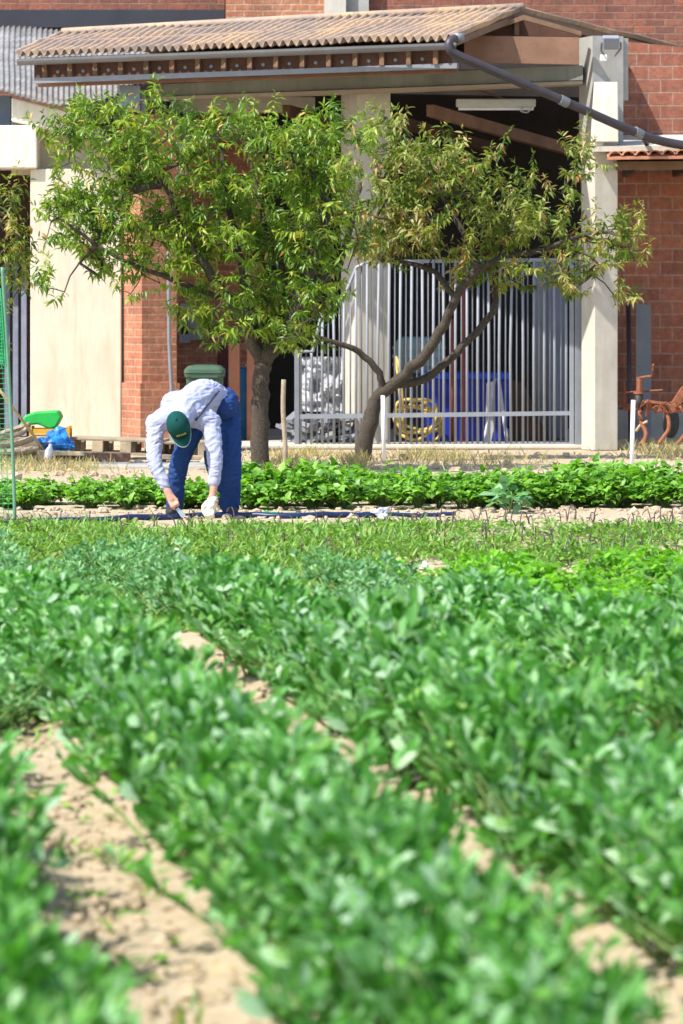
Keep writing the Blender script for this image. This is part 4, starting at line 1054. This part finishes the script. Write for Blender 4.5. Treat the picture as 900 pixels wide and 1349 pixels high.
# head hanging down, face towards the ground
HX = Vector((.22,0,0)); crown = Vector((-.10,-.86,.42)).normalized(); face = Vector((.30,-.2,-.92)).normalized(); face = (face-crown*face.dot(crown)).normalized(); side = crown.cross(face)
HM = Matrix((( side.x, -face.x, crown.x),(side.y, -face.y, crown.y),(side.z, -face.z, crown.z))).to_4x4()   # local: x side, -y face, z crown
body.ell(head, (.078,.098,.112), HM, 18, 12); T = Matrix.Translation(head) @ HM
def h(x, y, z): return T @ Vector((x, y, z))
body.ell(h(0,-.07,-.07), (.048,.04,.045), HM); body.ell(h(0,-.105,-.02), (.016,.024,.026), HM)        # jaw, nose
for s in (-1, 1): body.ell(h(s*.078,.012,-.02), (.012,.024,.034), HM); body.ell(h(s*.034,-.088,.012), (.02,.014,.012), HM)   # ears, brow
body.ell(h(0,-.1,-.062), (.026,.012,.009), HM)
# right hand holding the tool, curled fingers
pa, pb_ = J(224,645,.425), J(229,655,.435)
kn = [J(226+3.2*i, 657-1.0*i, .455-.012*i) for i in range(4)]
fing = [[k, J(229.5+2.7*i, 664.5-1.6*i, .475), J(233.5+1.7*i, 667.5-2.0*i, .450)] for i, k in enumerate(kn)]
hand(body, wrL, (pa, pb_), fing, [J(230,649,.44), J(236,656,.455), J(237,662,.460)])
hand(body, wrR, (J(281,655,.41), J(279,663,.415)), [[J(275.5+2.6*i, 666, .425), J(274+2.6*i, 673, .445), J(275+2.6*i, 678-.8*abs(i-1), .435)] for i in range(4)], [J(275,658,.42), J(270.5,664,.43), J(271,670,.435)])
man = fuse(body, 'person', M['skin'], None, .0058, 4, origin=(PO.x, PO.y, 0))
tag(man, 'man in lavender shirt, blue overalls and green cap bending over to work the soil', 'person')
shirt = MB(); torso(shirt, .94)
limb(shirt, [shL, elL, elL.lerp(wrL,.86)], [.074, .056, .041]); limb(shirt, [shR, elR, elR.lerp(wrR,.68)], [.074, .057, .044])
limb(shirt, [chest+Vector((-.01,-.03,.02)), neck.lerp(head,.12)], [.11, .075])
sh_o = fuse(shirt, 'shirt', M['shirt'], man, .006, 3, .0075, 13, 3)
tr = MB()
tr.ell(pel+Vector((.025,.02,-.035)), (.175,.165,.155)); limb(tr, [hipL, kneeL, ankL+Vector((0,0,.01))], [.100,.072,.062]); limb(tr, [hipR+Vector((.0,0,0)), kneeR, ankR+Vector((0,0,.01))], [.118,.088,.076])
limb(tr, [pel+Vector((.06,.02,.0)), J(296,537,-.08)], [.13,.09])
limb(tr, [hipR, J(284,600,-.06), J(290,640,-.09)], [.10,.09,.05])
tr_o = fuse(tr, 'trousers', M['denim'], man, .006, 3, .009, 12, 9)
for (a, lo) in ((ankL, (-.02,-.08)), (ankR, (.02,-.08))):
    s = MB(); s.ell((a.x+lo[0], a.y-.07, .045), (.05,.135,.045)); s.ell((a.x, a.y+.01, .05), (.045,.06,.055)); fuse(s, 'shoe', M['shoe'], man, .008, 2)
# cap: dome, brim, gold stitching
cap = MB(); prof = [(0.001,.128),(.035,.124),(.07,.105),(.093,.07),(.101,.03),(.103,.0),(.099,.0),(.09,.03)]
vs = []; fs = []; n = 24
for r, z in prof:
    for j in range(n): vs.append(T @ Vector((r*.9*math.cos(2*PI*j/n), r*1.08*math.sin(2*PI*j/n), z+.012)))
for i in range(len(prof)-1):
    for j in range(n): fs.append((i*n+j, i*n+(j+1)%n, (i+1)*n+(j+1)%n, (i+1)*n+j))
cap.add(vs, fs); cap.ell(T @ Vector((0,0,.142)), (.011,.011,.006), HM, 8, 5)
capo = cap.build('cap', M['capgreen'], man, smooth=True)
br = MB(); vs = []; n = 15; rows = 5
for lay in (0, 1):
    for j in range(rows):
        for i in range(n):
            a = PI+PI*(.06+.88*i/(n-1)); t_ = j/(rows-1)
            x = .093*math.cos(a); y = .111*math.sin(a); ex = .088*math.cos(a)*.98; ey = .111*math.sin(a)-.070*math.sin(PI*(i/(n-1)))
            vs.append(T @ Vector((x+(ex-x)*t_, y+(ey-y)*t_, .012+.004*lay-.022*t_*t_-.35*(x*x)*t_*2)))
K = n*rows; fs = []
for j in range(rows-1):
    for i in range(n-1):
        q = j*n+i; fs += [(q, q+1, q+n+1, q+n), (K+q, K+q+n, K+q+n+1, K+q+1)]
for i in range(n-1): q = (rows-1)*n+i; fs += [(q, q+1, K+q+1, K+q), (i, K+i, K+i+1, i+1)]
for j in range(rows-1): fs += [(j*n, j*n+n, K+j*n+n, K+j*n), (j*n+n-1, K+j*n+n-1, K+j*n+2*n-1, j*n+2*n-1)]
br.add(vs, fs).build('brim', M['capgreen'], capo, smooth=True)
bd = MB(); bd.tube([Vector(vs[(rows-1)*n+i]) for i in range(n)], .005, 6).build('brim_edge', M['capedge'], capo, smooth=True)
em = MB()
for i in range(5):
    x = -.032+.016*i; em.tube([T @ Vector((x-.003, -.108, .052)), T @ Vector((x+.002, -.100, .068))], .003, 5); em.tube([T @ Vector((x, -.106, .060)), T @ Vector((x+.010, -.105, .060+.004*(i % 2)))], .003, 5)
em.build('embroidery', M['capgold'], capo)
gl = MB()
limb(gl, [J(282.5,656,.405), J(281,661,.41), J(279,667,.415)], [.042,.046,.043])
for i in range(4): limb(gl, [J(275+2.9*i, 667, .425), J(273.5+2.9*i, 674, .448), J(275+2.7*i, 679-.8*abs(i-1), .435)], [.0155,.0145,.0125], 3)
limb(gl, [J(275,659,.425), J(270,665,.435), J(271,672,.44)], [.017,.015,.012], 3)
glo = fuse(gl, 'glove', M['glove'], man, .006, 2, .004, 30, 1)
cf = MB().tube([J(282.8,657.5,.403), J(282.4,659.5,.405)], .045, 14).build('glove_band', M['cuff'], glo)
# webbing strap of the overalls lying over the back
def on_back(px, py):
    """drop a point onto the shirt"""
    d = Vector((0, -1, 0)); o_ = J(px, py, 1.5); M_ = sh_o.matrix_world.inverted() if False else None
    loc = o_-wloc(sh_o)
    ok, hit, nrm, _ = sh_o.ray_cast(loc, Vector((0, 1, 0)))
    return (hit+wloc(sh_o)+Vector((0,-.006,.004))) if ok else None
bpy.context.view_layer.update()
sp_ = [q for q in (on_back(288.5-29*t_, 516+37*t_) for t_ in np.linspace(0, 1, 14)) if q is not None]
if len(sp_) > 3: MB().tube(sp_, .011, 8, True, .5).build('strap', M['strap'], man, smooth=True)
# trowel in his bare hand
kn_ = thing('weeding_knife', 'narrow steel weeding knife held in the man\'s bare hand', 'knife', J(247, 681, .46))
MB().tube([J(229,658,.45), J(236,666,.46)], [.012,.014], 10).build('handle', M['shoe'], kn_, smooth=True)
a, b = J(236,666,.46), J(249,682,.47); u = (b-a).normalized(); w_ = u.cross(Vector((0,1,0))).normalized()
MB().add([a-w_*.012, a+w_*.012, a.lerp(b,.6)+w_*.022, b, a.lerp(b,.6)-w_*.018]+[v+Vector((0,.004,0)) for v in (a-w_*.012, a+w_*.012, a.lerp(b,.6)+w_*.022, b, a.lerp(b,.6)-w_*.018)],
         [(0,1,2,3,4),(9,8,7,6,5),(0,5,6,1),(1,6,7,2),(2,7,8,3),(3,8,9,4),(4,9,5,0)]).build('blade', M['blade'], kn_)

# ------------------------------------------------------------------ light, sky, camera
AZ, EL = R(54), R(52)        # sun to the left of and behind the camera
sd = Vector((-math.sin(AZ)*math.cos(EL), -math.cos(AZ)*math.cos(EL), math.sin(EL)))
sun = bpy.data.lights.new('sun', 'SUN'); sun.energy = 4.4; sun.angle = R(.5); sun.color = (1, .95, .87)
so_ = bpy.data.objects.new('sun', sun); COL.objects.link(so_); so_.rotation_euler = (-sd).to_track_quat('-Z', 'Y').to_euler()
w = bpy.data.worlds.new('World'); S.world = w; w.use_nodes = True; t = w.node_tree; t.nodes.clear()
sk_ = t.nodes.new('ShaderNodeTexSky'); sk_.sky_type = 'NISHITA'; sk_.sun_disc = False; sk_.sun_elevation = EL
sk_.sun_rotation = math.atan2(sd.x, sd.y)
bg_ = t.nodes.new('ShaderNodeBackground'); bg_.inputs[1].default_value = .15; t.links.new(sk_.outputs[0], bg_.inputs[0])
o_ = t.nodes.new('ShaderNodeOutputWorld'); t.links.new(bg_.outputs[0], o_.inputs[0])
cam = bpy.data.cameras.new('camera'); co_ = bpy.data.objects.new('camera', cam); COL.objects.link(co_); S.camera = co_
co_.location = (0, 0, CH); co_.rotation_euler = (R(90), 0, 0)
cam.sensor_fit = 'VERTICAL'; cam.sensor_height = 36; cam.sensor_width = 24; cam.lens = F/1349*36
cam.shift_y = -(674.5-HY)/1349; cam.clip_start = .1; cam.clip_end = 9000
cam.dof.use_dof = True; cam.dof.focus_distance = 37.0; cam.dof.aperture_fstop = 5.2
S.view_settings.view_transform = 'Standard'; S.view_settings.look = 'None'; S.view_settings.exposure = .86; S.view_settings.gamma = 1
S.cycles.use_denoising = True; S.cycles.max_bounces = 8; S.cycles.transmission_bounces = 6
S.render.resolution_x = 683; S.render.resolution_y = 1024
